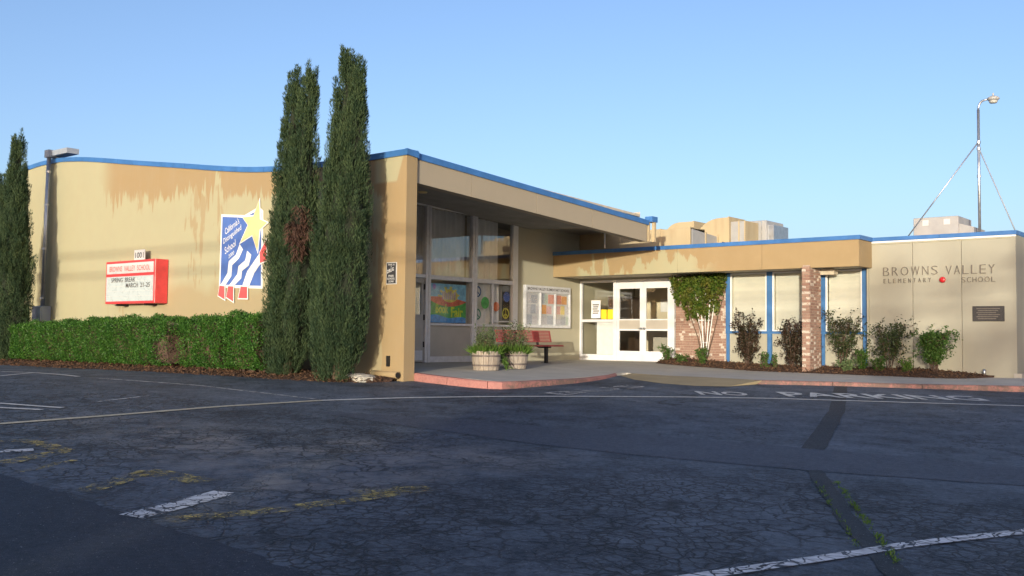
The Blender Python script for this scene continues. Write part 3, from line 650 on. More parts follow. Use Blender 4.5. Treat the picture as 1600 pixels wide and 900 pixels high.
# curtains and things behind the glass
def curtain(y0, y1, z0, z1, x, mat='curtain', amp=.045, per=.16, z1b=None):
    n = int((y1-y0)/.02); vs = []; z1b = z1 if z1b is None else z1b
    for i in range(n+1):
        y = y0 + (y1-y0)*i/n; xx = x + amp*math.sin(2*math.pi*(y+.05*math.sin(y*7))/per) + .02*math.sin(y*5); vs += [(xx, y, z0), (xx, y, z1 + (z1b-z1)*i/n)]
    return mesh_obj('curtain', vs, [(2*i, 2*i+2, 2*i+3, 2*i+1) for i in range(n)], mat, gym, True)
curtain(16.7, 19.6, 2.0, 3.95, -17.66); curtain(19.75, 21.02, .9, 3.9, -17.62, per=.22); curtain(20.5, 20.95, .9, 2.2, -17.58)
curtain(17.42, 17.95, .5, 2.15, -17.62, per=.12, amp=.03)
box('interior_floor', 'interiorfloor', gym, -22, WX-.07, 14, 24.5, -.05, -.005); box('interior_wall', 'interior', gym, -22.2, -22, 13.5, 24.5, 0, 4); box('interior_wall', 'interior', gym, -22, WX-.2, 23.9, 24.1, 0, 3.8)
box('interior_box', 'signpanel', gym, -18.2, -17.9, 17.0, 17.36, .6, 1.58)
B().hexa([(-22, 13.5, 4.05), (-17.5, 13.5, 4.05), (-17.5, 24, 3.75), (-22, 24, 3.75), (-22, 13.5, 4.1), (-17.5, 13.5, 4.1), (-17.5, 24, 3.8), (-22, 24, 3.8)]).build('interior_ceiling', 'soffit', gym)
# low drain at the foot of the pier
drain = B().tube([(-14.0, 13.04, -.06), (-13.36, 13.04, -.07)], .065, 14).build('drain_pipe', 'gym', gym, True)
B().tube([(-13.355, 13.04, -.07), (-13.34, 13.04, -.07)], .05, 14).build('pipe_mouth', 'tarp', gym); box('utility_hatch', 'tarp', gym, -13.72, -13.66, 13.10, 13.16, .08, .28)

# ------------------------------------------------------------------ office wing
off = thing('office_wing', 'low cream school office wing with blue roof edge, entrance canopy and brick fin', 'building', (-10, 26, -.1))
CYF, CZ0, CZ1 = 23.2, 2.40, 3.13; WY = 24.05; DY = 24.60; VY = 24.25
# entrance canopy: front boards, soffit, blue edge
cb = [-17.39, -15.6, -13.3, -10.9, -8.46]
for a, c in zip(cb, cb[1:]):
    box('canopy_fascia', 'canopy', off, a + (.003 if a > -17 else 0), c - .003, CYF, CYF + .16, CZ0, CZ1 - .10, bevel=.004)
box('canopy_end', 'canopy', off, -8.61, -8.463, CYF + .163, WY - .004, CZ0 + .003, CZ1 - .10)
box('canopy_soffit', 'soffit', off, -17.39, -8.62, CYF + .163, DY + .3, CZ0 + .02, CZ0 + .08)
for a, c in ((-17.39, -14.4), (-14.394, -11.4), (-11.394, -8.425)): box('roof_trim', 'blue', off, a, c, CYF - .035, CYF + .20, CZ1 - .10, CZ1)
box('roof_trim', 'blue', off, -8.60, -8.425, CYF + .204, WY - .038, CZ1 - .10, CZ1)
for a, c in ((-8.60, -6.9), (-6.894, -5.27)): box('roof_trim', 'blue', off, a, c, WY - .035, WY + .2, 3.035, 3.13)
box('roof_trim', 'blue', off, -5.30, -5.265, WY + .204, 30, 3.035, 3.13)
box('coping', 'white', off, -8.58, -5.285, WY - .022, WY - .001, 2.995, 3.033)
box('roof', 'roof', off, -17.38, -8.62, CYF + .21, 31.9, 2.95, 3.085); box('roof', 'roof', off, -8.615, -5.51, WY + .26, 31.9, 2.95, 3.085)
# cream wall panels
wp = [-8.60, -7.512, -6.432, -5.30]
for a, c in zip(wp, wp[1:]): box('wall_panel', 'cream', off, a + .005, c - (.005 if c < -5.4 else 0), WY, WY + .12, -.32, 3.03, bevel=.004)
box('wall_core', 'mortar', off, -8.60, -5.34, WY + .03, WY + .25, -.32, 2.95); box('side_wall', 'cream', off, -5.50, -5.302, WY + .125, 32, -.32, 3.03)
box('wall_foot', 'conc', off, -5.36, -5.20, WY - .03, WY + .3, -.32, -.03)
B().tube([(-8.53, WY - .012, .2), (-8.53, WY - .012, 2.86), (-8.50, WY - .012, 2.94), (-8.42, WY - .012, 2.965), (-5.4, WY - .012, 2.975)], .010, 6).build('cable', 'side', off, True)
# entrance doors and sidelights (plane Y = DY)
fr = lambda n, x0, x1, z0, z1, d=.06, mat='doorwhite', par=off: box(n, mat, par, x0, x1, DY - d, DY + .04, z0, z1, bevel=.005)
fr('frame_post', -17.395, -17.33, 0, 2.36); fr('frame_post', -16.20, -16.09, 0, 2.36); fr('frame_post', -14.27, -14.16, 0, 2.36); fr('frame_post', -14.0, -13.96, 0, 2.36)
for a, c in ((-17.33, -16.20), (-14.16, -14.0)):
    fr('frame_rail', a, c, 2.29, 2.36, .05); fr('frame_rail', a, c, 1.125, 1.205, .05); fr('frame_rail', a, c, 0, .175, .05)
    for z0, z1 in ((.175, 1.125), (1.205, 2.29)): box('window_pane', 'glass2', off, a, c, DY - .01, DY - .004, z0, z1)
fr('door_header', -16.09, -14.27, 2.29, 2.36, .05); box('header_wall', 'side', off, -17.39, -13.96, DY - .02, DY + .1, 2.362, 2.42)
for k, (a, c) in enumerate(((-16.085, -15.187), (-15.183, -14.275))):
    d = B().box(a, a + .095, DY - .045, DY, .015, 2.285).build('door', 'doorwhite', off)
    dd = lambda n, x0, x1, z0, z1, mat='doorwhite', y0=.045, y1=.0: box(n, mat, d, x0, x1, DY - y0, DY - y1, z0, z1)
    dd('stile', c - .105, c, .015, 2.285); dd('top_rail', a + .095, c - .105, 2.09, 2.285); dd('bottom_rail', a + .095, c - .105, .015, .29)
    dd('mid_rail', a + .095, c - .105, 1.175, 1.21); dd('mid_panel', a + .095, c - .105, .925, 1.175, 'greypanel', .04, .005); dd('mid_rail', a + .095, c - .105, .875, .925)
    for z0, z1 in ((.29, .875), (1.21, 2.09)): B().box(a + .095, c - .105, DY - .026, DY - .02, z0, z1).build('door_pane', 'glass2', d)
    hx = c - .06 if k == 0 else a + .05
    B().tube([(hx - .07, DY - .09, .93), (hx + .07, DY - .09, .93)], .014, 8).build('door_handle', 'galv', d); box('handle_plate', 'galv', d, hx - .03, hx + .03, DY - .08, DY - .045, .90, .97)
box('threshold', 'alu', off, -16.09, -14.27, DY - .06, DY, .001, .013)
# lobby behind the doors
box('lobby_floor', 'interiorfloor', off, -17.38, -12.5, DY + .045, 30, -.06, .003); box('lobby_ceiling', 'interior', off, -17.38, -12.5, DY + .11, 30, 2.52, 2.56)
box('lobby_wall', 'interior', off, -17.38, -12.5, 27.6, 27.8, .01, 2.52); box('lobby_wall', 'interior', off, -12.6, -12.5, DY + .1, 27.59, .01, 2.52)
box('lobby_door', 'darkwood', off, -15.3, -14.3, 27.52, 27.59, .01, 2.1); box('lobby_shelf', 'darkwood', off, -17.35, -16.95, 26.0, 27.5, .01, 1.95)
box('lobby_counter', 'greypanel', off, -16.2, -15.4, 26.5, 27.0, .01, 1.05); box('lobby_counter_top', 'darkwood', off, -16.3, -15.3, 26.4, 27.1, 1.053, 1.09)
for i, (x, z, m_) in enumerate(((-16.4, 1.5, 'paper'), (-15.9, 1.45, 'yellow'), (-15.6, 1.6, 'paper'), (-13.6, 1.5, 'paper'))): box('lobby_notice', m_, off, x, x + .3, 27.57, 27.595, z, z + .4)
# brick wall beside the doors and brick fin, one object per brick
brick_me = {}
def brick(par, x, y, z, L, H, D, along='x'):
    wh = L < .1 and random.random() < .42 or random.random() < .015; key = (round(L, 3), round(D, 3), along, wh)
    if key not in brick_me:
        bb = B().box(0, L if along == 'x' else D, 0, D if along == 'x' else L, 0, H); o = bb.build('brick', 'brickw' if wh else 'brick', par, bevel=.004)
        # mesh_obj recentres on the parent's origin: rebuild local coordinates
        for v in o.data.vertices: v.co += ORG[par]
        brick_me[key] = o.data; bpy.data.objects.remove(o)
    o = _link(bpy.data.objects.new('brick', brick_me[key])); o.parent = par; o.location = Vector((x, y, z)) - ORG[par]; return o
CH, BL, BH, JT = .0672, .194, .057, .0102
bw = box('brick_wall', 'mortar', off, -13.955, -12.425, VY + .012, VY + .25, -.1, 2.41)
nz = int(2.41/CH)
for r in range(nz):
    z = .01 + r*CH; x = -13.95 - (0, .153, .05, .2)[r % 4]; k = r % 2
    while x < -12.43:
        L_ = BL if k % 2 == 0 else .0919; k += 1
        a, c = max(x, -13.95), min(x + L_, -12.43)
        if c - a > .03: brick(bw, a, VY + random.uniform(-.004, .003), z, round(c - a, 2) if c - a < L_ else L_, BH, .05)
        x += L_ + JT
fin = box('brick_fin', 'mortar', off, -9.807, -9.630, 23.11, 23.80, -.22, 2.395)
box('fin_cap', 'mortar', off, -9.80, -9.635, 23.115, 23.16, 2.396, 2.46)
for r in range(39):
    z = -.18 + r*CH
    if z > 2.42: break
    brick(fin, -9.815, 23.085 + random.uniform(-.003, .003), z, .194, BH, .06) if r % 2 == 0 else [brick(fin, -9.815 + k*.099, 23.085 + random.uniform(-.003, .003), z, .095, BH, .06) for k in range(2)]
    if z > 2.33: continue
    y = 23.155 + (0 if r % 2 else .10)
    if r % 2 == 0: brick(fin, -9.672, 23.155, z, .09, BH, .05, 'y')
    k = r
    while y < 23.75:
        l = min(BL if k % 2 else .0919, 23.795 - y); k += 1
        if l > .04: brick(fin, -9.672 + random.uniform(-.003, .003), y, z, l, BH, .05, 'y')
        y += l + JT
# blue posts, white window frames, blinds and lower panels
def post(x0, x1, z0, z1, y=VY): return box('post', 'bluepost', off, x0, x1, y - .05, y + .06, z0, z1, bevel=.004)
PB = [(-12.405, -12.275), (-11.245, -11.085), (-9.93, -9.81), (-9.80, -9.675), (-8.765, -8.62)]
for a, c in PB: post(a, c, .875, 2.41); post(a + .02, c - .025, -.12, .81)
for a, c in ((-12.275, -11.245), (-11.085, -9.93), (-9.675, -8.765)):
    win = box('window', 'white', off, a, a + .035, VY - .04, VY + .02, .878, 2.40)
    box('frame', 'white', win, c - .035, c, VY - .04, VY + .02, .878, 2.40); box('frame', 'white', win, a + .035, c - .035, VY - .04, VY + .02, .878, .91); box('frame', 'white', win, a + .035, c - .035, VY - .04, VY + .02, 2.37, 2.40)
    B().box(a + .035, c - .035, VY - .012, VY - .006, .91, 2.37).build('pane', 'glass2', win)
    n = 40; vs = []
    for i in range(n + 1):
        z = .90 + 1.49*i/n; yy = VY + .05 + .008*math.sin(i*1.3) + .005*random.random(); vs += [(a + .05, yy, z), (c - .05, yy + .004*math.sin(i*.7), z)]
    mesh_obj('blind', vs, [(2*i, 2*i+1, 2*i+3, 2*i+2) for i in range(n)], 'blind', win, True)
for a, c in ((-12.405, -11.165), (-11.165, -9.81), (-9.80, -8.62)): box('sill_rail', 'bluepost', off, a, c, VY - .045, VY + .05, .812, .873)
for a, c in ((-12.30, -11.25), (-11.10, -9.94), (-9.70, -8.77)): box('lower_panel', 'cream', off, a, c, VY - .012, VY + .05, -.15, .811)
box('window_backing', 'interior', off, -12.42, -8.62, VY + .30, VY + .36, -.1, 2.6)
box('canopy_light', 'soffit', off, -9.62, -9.28, 23.75, 24.0, 2.26, 2.40)
# neighbouring wing glimpsed past the corner
rw = thing('rear_wing', 'cream and tan rear wing glimpsed past the corner of the office wing', 'building', (-3.5, 33, -.2))
box('wall', 'cream', rw, -5.2, 3.0, 32.2, 32.5, -.3, 3.0); box('dado', 'canopy', rw, -5.2, 3.0, 32.17, 32.198, -.3, 1.3); box('roof_trim', 'blue', rw, -5.25, 3.1, 31.95, 32.3, 3.003, 3.13)
box('porch_roof', 'side', rw, -5.18, -2.5, 29.5, 32.19, 2.5, 2.75)

# ------------------------------------------------------------------ things fixed to the walls
def wall_things():
    # red framed message sign
    Y0, Y1 = 12.78, 13.14; xa, xb, za, zb = -23.42, -21.20, 1.36, 2.40
    t = thing('marquee_sign', 'red box message sign with white letter panel on the tan hall wall', 'sign', (-22.3, 12.95, 1.36))
    box('sign_box', 'red', t, xa, xb, Y0 + .02, Y1, za, zb, bevel=.01)
    box('name_panel', 'signwhite', t, xa + .07, xb - .06, Y0 + .005, Y0 + .022, zb - .31, zb - .06); box('letter_panel', 'signpanel', t, xa + .06, xb - .06, Y0 + .005, Y0 + .022, za + .06, zb - .38)
    for i in range(1, 5): box('letter_track', 'signwhite', t, xa + .06, xb - .06, Y0 - .001, Y0 + .006, za + .06 + i*.12, za + .067 + i*.12)
    F = ((1, 0, 0), (0, 0, 1))
    [text('lettering', s_, 'redink', t, (xa + dx, Y0 + .002, zb - .255), *F, wd, .13, off=.008) for s_, dx, wd in (('BROWNS', .20, .58), ('VALLEY', .87, .50), ('SCHOOL', 1.46, .56))]
    text('lettering', 'SPRING', 'greyink', t, (xa + .30, Y0 - .003, za + .52), *F, .53, .11, off=.01); text('lettering', 'BREAK', 'greyink', t, (xa + .93, Y0 - .003, za + .52), *F, .47, .11, off=.01)
    text('lettering', 'MARCH', 'greyink', t, (xa + .98, Y0 - .003, za + .385), *F, .54, .11, off=.01); text('lettering', '21-25', 'greyink', t, (xa + 1.62, Y0 - .003, za + .385), *F, .42, .11, off=.01)
    for x in (xa + .45, xb - .5): box('bracket', 'black', t, x, x + .05, Y0 + .05, Y1, za - .05, za - .001)
    t = thing('number_plate', 'small white plate numbered 1001 above the red message sign', 'sign', (-22.1, 12.95, 2.41))
    box('plate', 'signwhite', t, -22.36, -21.90, 12.93, 12.95, 2.405, 2.66); text('digits', '1001', 'ink', t, (-22.31, 12.927, 2.46), *F, .37, .14, off=.01)
    # award board in the shape of flag and star
    t = thing('award_board', 'blue award board with gold star and red and white streamers on the hall wall', 'sign', (-18.4, 13.1, 1.35))
    O = (0, 13.145, 0); U, V = (1, 0, 0), (0, 0, 1)
    def pl(n, pts, mat, y, d=.008): return B().prism([(a, y, b) for a, b in pts], (0, -d, 0), (0, 0, 0)).build(n, mat, t)
    def grow(pts, e):
        cx = sum(p[0] for p in pts)/len(pts); cz = sum(p[1] for p in pts)/len(pts); return [(cx + (a-cx)*(1+e), cz + (b-cz)*(1+e)) for a, b in pts]
    ob = [(-19.13, 3.33), (-18.27, 3.25), (-17.76, 3.40), (-17.62, 3.30), (-17.58, 1.63), (-19.15, 1.69)]
    pl('white_border', ob, 'muralwhite', 13.145, .010)
    pl('blue_field', [(-19.07, 3.27), (-18.27, 3.195), (-17.76, 3.33), (-17.67, 3.26), (-17.63, 1.69), (-19.09, 1.75)], 'muralblue', 13.134)
    star = [(-18.30, 3.20), (-17.92, 3.20), (-17.735, 3.52), (-17.70, 3.12), (-17.44, 3.03), (-17.70, 2.90), (-17.76, 2.45), (-17.95, 2.80), (-18.36, 2.66), (-18.10, 3.02)]
    pl('star_border', grow(star, .13), 'muralwhite', 13.1255); pl('star', star, 'muralgold', 13.117)
    rib = [[(-18.40, 2.62), (-18.28, 2.50), (-18.42, 2.31), (-18.66, 2.17), (-18.68, 1.93), (-18.91, 1.72), (-19.06, 1.75), (-18.82, 2.00), (-18.78, 2.26), (-18.52, 2.40)],
           [(-18.12, 2.46), (-17.98, 2.37), (-18.06, 2.14), (-18.30, 2.03), (-18.32, 1.87), (-18.60, 1.70), (-18.76, 1.72), (-18.46, 1.96), (-18.42, 2.14), (-18.18, 2.26)],
           [(-17.60, 2.46), (-17.50, 2.30), (-17.86, 1.97), (-18.04, 1.68), (-18.28, 1.68), (-18.10, 2.02)]]
    for r_ in rib: pl('streamer', r_, 'muralwhite', 13.1255)
    ends = [[(-19.08, 1.73), (-18.90, 1.71), (-18.89, 1.42), (-19.13, 1.51)], [(-18.76, 1.71), (-18.58, 1.70), (-18.57, 1.37), (-18.82, 1.47)], [(-18.30, 1.69), (-18.08, 1.68), (-18.07, 1.43), (-18.38, 1.44)], [(-17.66, 2.40), (-17.45, 2.66), (-17.43, 2.22), (-17.64, 2.18)]]
    for e in ends: pl('streamer_tip_border', grow(e, .20), 'muralwhite', 13.1175); pl('streamer_tip', e, 'muralred', 13.1090)
    a = R(24); U2, V2 = (math.cos(a), 0, math.sin(a)), (-math.sin(a), 0, math.cos(a))
    for s_, x, z, wd, h in (("California's", -18.93, 2.86, .56, .14), ('Distinguished', -18.99, 2.62, .74, .15), ('School', -18.93, 2.42, .46, .15), ('2000', -18.80, 2.32, .24, .08)):
        text('script_lettering', s_, 'muralwhite', t, (x, 13.123, z), U2, V2, wd, h, shear=.35)
    # black warning plate on the pier
    t = thing('warning_plate', 'small black notice with white lettering on the corner pier', 'sign', (-13.65, 13.14, 1.64))
    box('border', 'signwhite', t, -13.785, -13.515, 13.132, 13.148, 1.625, 2.04); box('plate', 'ink', t, -13.772, -13.528, 13.126, 13.1315, 1.638, 2.027)
    for s_, z, wd, h, x in (('THIS IS', 1.978, .18, .034, 0), ('A', 1.940, .03, .030, 0), ('FREE', 1.765, .14, .035, 0), ('SCHOOL', 1.712, .20, .038, 0), ('ZONE', 1.660, .14, .035, 0)):
        text('lettering', s_, 'signwhite', t, (-13.65 - wd/2 + x, 13.1255, z), *F, wd, h, off=.015)
    text('lettering', 'DRUG', 'signwhite', t, (-13.755, 13.1255, 1.828), (math.cos(.3), 0, math.sin(.3)), (-math.sin(.3), 0, math.cos(.3)), .20, .065, shear=.3, off=.02)
    # roof outlet box, rain pipe, meter box
    t = thing('rain_pipe', 'galvanised rain pipe running down from a box gutter to a grey wall box', 'pipe', (-27.05, 13.0, .9))
    B().tube([(-26.98, 13.0, 5.42), (-27.10, 13.02, 1.36)], .055, 10).build('pipe', 'galv', t, True)
    B().tube([(-27.10, 13.06, 5.30), (-27.20, 13.08, 1.36)], .022, 8).build('conduit', 'steelgrey', t, True)
    box('outlet_box', 'steelgrey', t, -27.10, -26.86, 12.93, 13.35, 5.42, 5.62); box('gutter_box', 'steelgrey', t, -26.855, -26.0, 13.0, 13.34, 5.45, 5.59)
    for z in (1.55, 2.9, 4.1, 5.0): B().tube([(-27.05 + (z-3.4)*.03, 13.01, z), (-27.05 + (z-3.4)*.03, 13.01, z + .05)], .07, 10).build('pipe_clamp', 'galv', t)
    box('meter_box', 'steelgrey', t, -27.42, -26.86, 12.88, 13.14, .93, 1.36, bevel=.01); box('meter_box_door', 'galv', t, -27.15, -26.88, 12.865, 12.879, .96, 1.33)
    # fixed metal letters
    t = thing('wall_lettering', 'thin metal letters spelling the school name on the cream wall', 'lettering', (-7, WY, 2.0))
    def letters(s_, xs0, xs1, z, h, wd):
        n = len(s_); 
        wts = [dict(I=.35, W=1.35, M=1.2, O=1.25).get(c, 1.0) for c in s_]; tot = sum(wts); x = xs0; step = (xs1 - xs0)
        gap = step*.055 if n > 1 else 0; un = (step - gap*(n-1))/tot
        for c, wt in zip(s_, wts):
            text('letter', c, 'metalletter', t, (x, WY - .006, z), *F, un*wt, h, off=-.022, depth=.02); x += un*wt + gap
    letters('BROWNS', -8.19, -6.95, 2.205, .20, 0); letters('VALLEY', -6.77, -5.73, 2.195, .20, 0)
    letters('ELEMENTARY', -8.18, -7.10, 2.03, .10, 0); letters('SCHOOL', -6.43, -5.72, 2.005, .115, 0)
    t = B().lathe((0, 0, 0), [(0, 0), (.060, 0), (.068, .015), (.068, .04), (.05, .055), (0, .055)], 20)
    t.v = [(-6.84 + a, WY - .001 - c, 2.075 + b_) for a, b_, c in t.v]; tag(t.build('alarm_bell', 'redbell', None, True), 'small round red alarm bell between the metal letters', 'alarm')
    t = thing('memorial_plaque', 'dark bronze plaque on the cream wall below the metal letters', 'plaque', (-5.87, WY, 1.12))
    box('rim', 'plaque', t, -6.205, -5.54, WY - .02, WY - .001, 1.12, 1.46, bevel=.006)
    for i in range(6): box('raised_line', 'metalletter', t, -6.12 + .03*(i % 2), -5.63 - .04*(i % 3), WY - .0235, WY - .0205, 1.395 - i*.045, 1.412 - i*.045)
    t = tag(B().tube([(-5.96, 23.98, -.12), (-5.96, 23.98, -.01), (-5.96, 23.98, .05)], [.035, .035, .03], 10).build('hose_bib', 'galv', None, True), 'stubby white metal standpipe at the foot of the cream wall', 'pipe')
    # notice board on the court wall
    t = thing('notice_board', 'aluminium glazed notice board with pinned papers above the bench', 'board', (WX, 22.9, .93))
    box('back', 'alu', t, WX + .001, WX + .05, 21.82, 23.95, .93, 2.12); box('header', 'alu', t, WX + .051, WX + .10, 21.82, 23.95, 1.92, 2.12, bevel=.006)
    box('frame', 'alu', t, WX + .051, WX + .10, 21.82, 23.95, .93, 1.0); 
    for y in (21.82, 22.50, 23.20, 23.91): box('frame', 'alu', t, WX + .051, WX + .10, y, y + .05, 1.003, 1.917)
    text('lettering', 'BROWNS VALLEY ELEMENTARY SCHOOL', 'ink', t, (WX + .102, 21.90, 1.985), (0, 1, 0), (0, 0, 1), 1.97, .075, off=.02)
    cols = {'nb1': (.62, .60, .66), 'nb2': (.70, .30, .24), 'nb3': (.75, .62, .30), 'nb4': (.52, .60, .56), 'nb5': (.66, .40, .42), 'nb6': (.45, .47, .56), 'nb7': (.74, .38, .16)}
    for k_, c_ in cols.items(): MT[k_] = plain('paper_' + k_, c_, .8, .28, 26)
    kk = list(cols); cnt = 0
    for y0, y1 in ((21.88, 22.49), (22.56, 23.19), (23.26, 23.90)):
        y = y0 + .02
        for row in range(3):
            y = y0 + .015
            while y < y1 - .12:
                wd = random.uniform(.14, .28); wd = min(wd, y1 - y - .01); z = 1.03 + row*.295
                box('pinned_paper', kk[(cnt*5 + row*3) % 7] if y0 > 22 else ('nb1' if cnt % 3 else 'nb6'), t, WX + .051, WX + .054 + .001*row, y, y + wd, z, z + random.uniform(.22, .285)); y += wd + .015; cnt += 1
        B().box(WX + .080, WX + .084, y0 - .005, y1 + .005, 1.002, 1.918).build('pane', 'glass2', t)
wall_things()

# ------------------------------------------------------------------ paper things behind the glass
def window_art():
    def disc(n, mat, par, y, z, ry, rz_, x, d=.004, k=28, hole=0.):
        o = [(y + ry*math.cos(2*math.pi*i/k), z + rz_*math.sin(2*math.pi*i/k)) for i in range(k)]; b = B()
        if not hole: return b.prism([(x, a, c) for a, c in o], (0, 0, 0), (d, 0, 0)).build(n, mat, par)
        inn = [(y + ry*hole*math.cos(2*math.pi*i/k), z + rz_*hole*math.sin(2*math.pi*i/k)) for i in range(k)]
        vs = [(x + d, *p) for p in o] + [(x + d, *p) for p in inn]; return b.add(vs, [(i, (i+1) % k, k + (i+1) % k, k + i) for i in range(k)]).build(n, mat, par)
    def M_(n, c): MT[n] = plain(n, c, .75, .35, 7)
    for n, c in (('p_sky', (.22, .46, .82)), ('p_sun', (.72, .56, .14)), ('p_red', (.86, .16, .10)), ('p_green', (.10, .38, .10)), ('p_lime', (.52, .66, .05)), ('p_blue', (.06, .28, .80)), ('p_purple', (.34, .22, .55)), ('peace_blue', (.03, .08, .22)), ('peace_green', (.10, .42, .12)), ('peace_teal', (.03, .22, .14)), ('peace_orange', (.72, .16, .06)), ('peace_cobalt', (.05, .12, .42)), ('peace_yellow', (.78, .66, .10))): M_(n, tuple(min(.9, v*1.25) for v in c))
    x = WX - .035
    t = thing('painted_poster', 'colourful hand painted book fair poster filling a lower window pane', 'poster', (x, 18.8, 1.0))
    Y0, Y1, Z0, Z1 = 18.11, 19.47, 1.0, 1.99; N = 24; W_, H_ = Y1 - Y0, Z1 - Z0
    def bandp(n, lo, hi, mat, dx):
        vs = []
        for i in range(N + 1): u = i/N; vs += [(x + dx, Y0 + W_*u, Z0 + H_*lo(u)), (x + dx, Y0 + W_*u, Z0 + H_*hi(u))]
        return mesh_obj(n, vs, [(2*i, 2*i+2, 2*i+3, 2*i+1) for i in range(N)], mat, t)
    bandp('sky_area', lambda u: .5, lambda u: 1, 'p_sky', 0)
    bandp('red_hill', lambda u: .40, lambda u: .66 - .10*u + .05*math.sin(u*3.1), 'p_red', .001)
    bandp('green_hill', lambda u: .08, lambda u: .58 - .16*math.sin(u*3.0)**.8 if u > 0 else .58, 'p_green', .002)
    bandp('water', lambda u: 0, lambda u: .19 - .07*u + .03*math.sin(u*9), 'p_blue', .003)
    for a in (20, 50, 80, 110, 140, 165):
        c_, s_ = math.cos(R(a)), math.sin(R(a)); cy, cz = Y0 + W_*.52, Z0 + H_*.62
        P = [(cy + c_*.08 - s_*.03, cz + s_*.08 + c_*.03), (cy + c_*.08 + s_*.03, cz + s_*.08 - c_*.03), (cy + c_*.42 + s_*.05, cz + s_*.32 - c_*.02), (cy + c_*.42 - s_*.05, cz + s_*.32 + c_*.02)]
        P = [(min(Y1 - .01, max(Y0 + .01, p)), min(Z1 - .01, q_)) for p, q_ in P]; B().add([(x + .0015, *p) for p in P], [(0, 1, 2, 3)]).build('sun_ray', 'p_sun', t)
    disc('sun', 'p_sun', t, Y0 + W_*.55, Z0 + H_*.70, .30, .17, x, .002); disc('balloon', 'p_purple', t, Y0 + W_*.12, Z0 + H_*.92, .055, .07, x, .002)
    for i in range(7): yb = Y0 + W_*(.34 + .055*i); B().add([(x + .0035, yb, Z0 + H_*.60), (x + .0035, yb + .035, Z0 + H_*.60), (x + .0035, yb + .035, Z0 + H_*(.80 + .03*math.sin(i*2.1))), (x + .0035, yb, Z0 + H_*(.80 + .03*math.sin(i*2.1)))], [(0, 1, 2, 3)]).build('figure', 'p_purple', t)
    text('lettering', 'Book', 'p_lime', t, (x + .0045, Y0 + W_*.16, Z0 + H_*.24), (0, 1, 0), (0, 0, 1), .48, .24, off=.03); text('lettering', 'Fair', 'p_lime', t, (x + .0045, Y0 + W_*.58, Z0 + H_*.15), (0, 1, 0), (0, 0, 1), .46, .26, off=.03)
    box('top_strip', 'darkwood', t, x - .004, x - .001, Y0, Y1, Z1 + .003, 2.07)
    def peace(mat, y, z, r, lab, plain_=False, inner=None):
        t = thing('peace_sign', lab, 'decoration', (x, y, z - r), 'paper peace signs in the window')
        disc('disc', mat, t, y, z, r, r, x) if plain_ else disc('ring', mat, t, y, z, r, r, x, .004, 28, .74)
        if not plain_:
            for a in (90, 270, 225, 315):
                c_, s_ = math.cos(R(a))*r*.85, math.sin(R(a))*r*.85; nY, nZ = -math.sin(R(a))*r*.10, math.cos(R(a))*r*.10
                B().add([(x + .004, y + nY, z + nZ), (x + .004, y - nY, z - nZ), (x + .004, y + c_ - nY, z + s_ - nZ), (x + .004, y + c_ + nY, z + s_ + nZ)], [(0, 1, 2, 3)]).build('bar', mat, t)
    peace('peace_blue', 19.92, 1.85, .15, 'dark blue paper peace sign high against the window mullion'); peace('peace_teal', 19.92, 1.25, .15, 'teal paper peace sign low against the window mullion', False)
    peace('peace_green', 20.24, 1.56, .16, 'light green paper peace disc between the teal and orange ones', True); peace('peace_orange', 20.70, 1.47, .13, 'orange red paper peace disc beside the dark panel', True)
    peace('peace_cobalt', 21.14, 1.75, .14, 'cobalt blue paper peace disc on the dark panel', True); peace('peace_yellow', 21.10, 1.30, .15, 'yellow paper peace sign on the dark panel')
    box('dark_panel', 'darkopening', gym, x - .03, x - .012, 20.98, 21.29, 1.09, 2.07)  # near-black colour stands in for the unlit opening behind the glass
    # entrance sidelight
    F = ((1, 0, 0), (0, 0, 1)); y = DY - .018
    t = thing('printed_notice', 'white printed notice taped inside the entrance sidelight', 'notice', (-16.84, y, 1.22))
    box('sheet', 'paper', t, -17.0, -16.67, y, y + .003, 1.24, 1.77)
    for i in range(5): box('print_block', 'greyink', t, -16.95 + .02*(i % 2), -16.72 - .025*(i % 3), y - .0015, y - .0003, 1.62 - i*.062, 1.655 - i*.062)
    for a, c, l in ((-16.645, -16.45, 'plain yellow sheet beside the white printed notice'), (-16.42, -16.215, 'plain yellow sheet next to the door post')):
        tag(box('yellow_sheet', 'yellow', None, a, c, y, y + .003, 1.215, 1.495), l, 'paper', 'yellow sheets in the sidelight')
    tag(box('white_panel', 'paper', None, -16.81, -16.205, DY + .005, DY + .02, .18, 1.12), 'large blank white panel behind the lower sidelight pane', 'panel')
window_art()

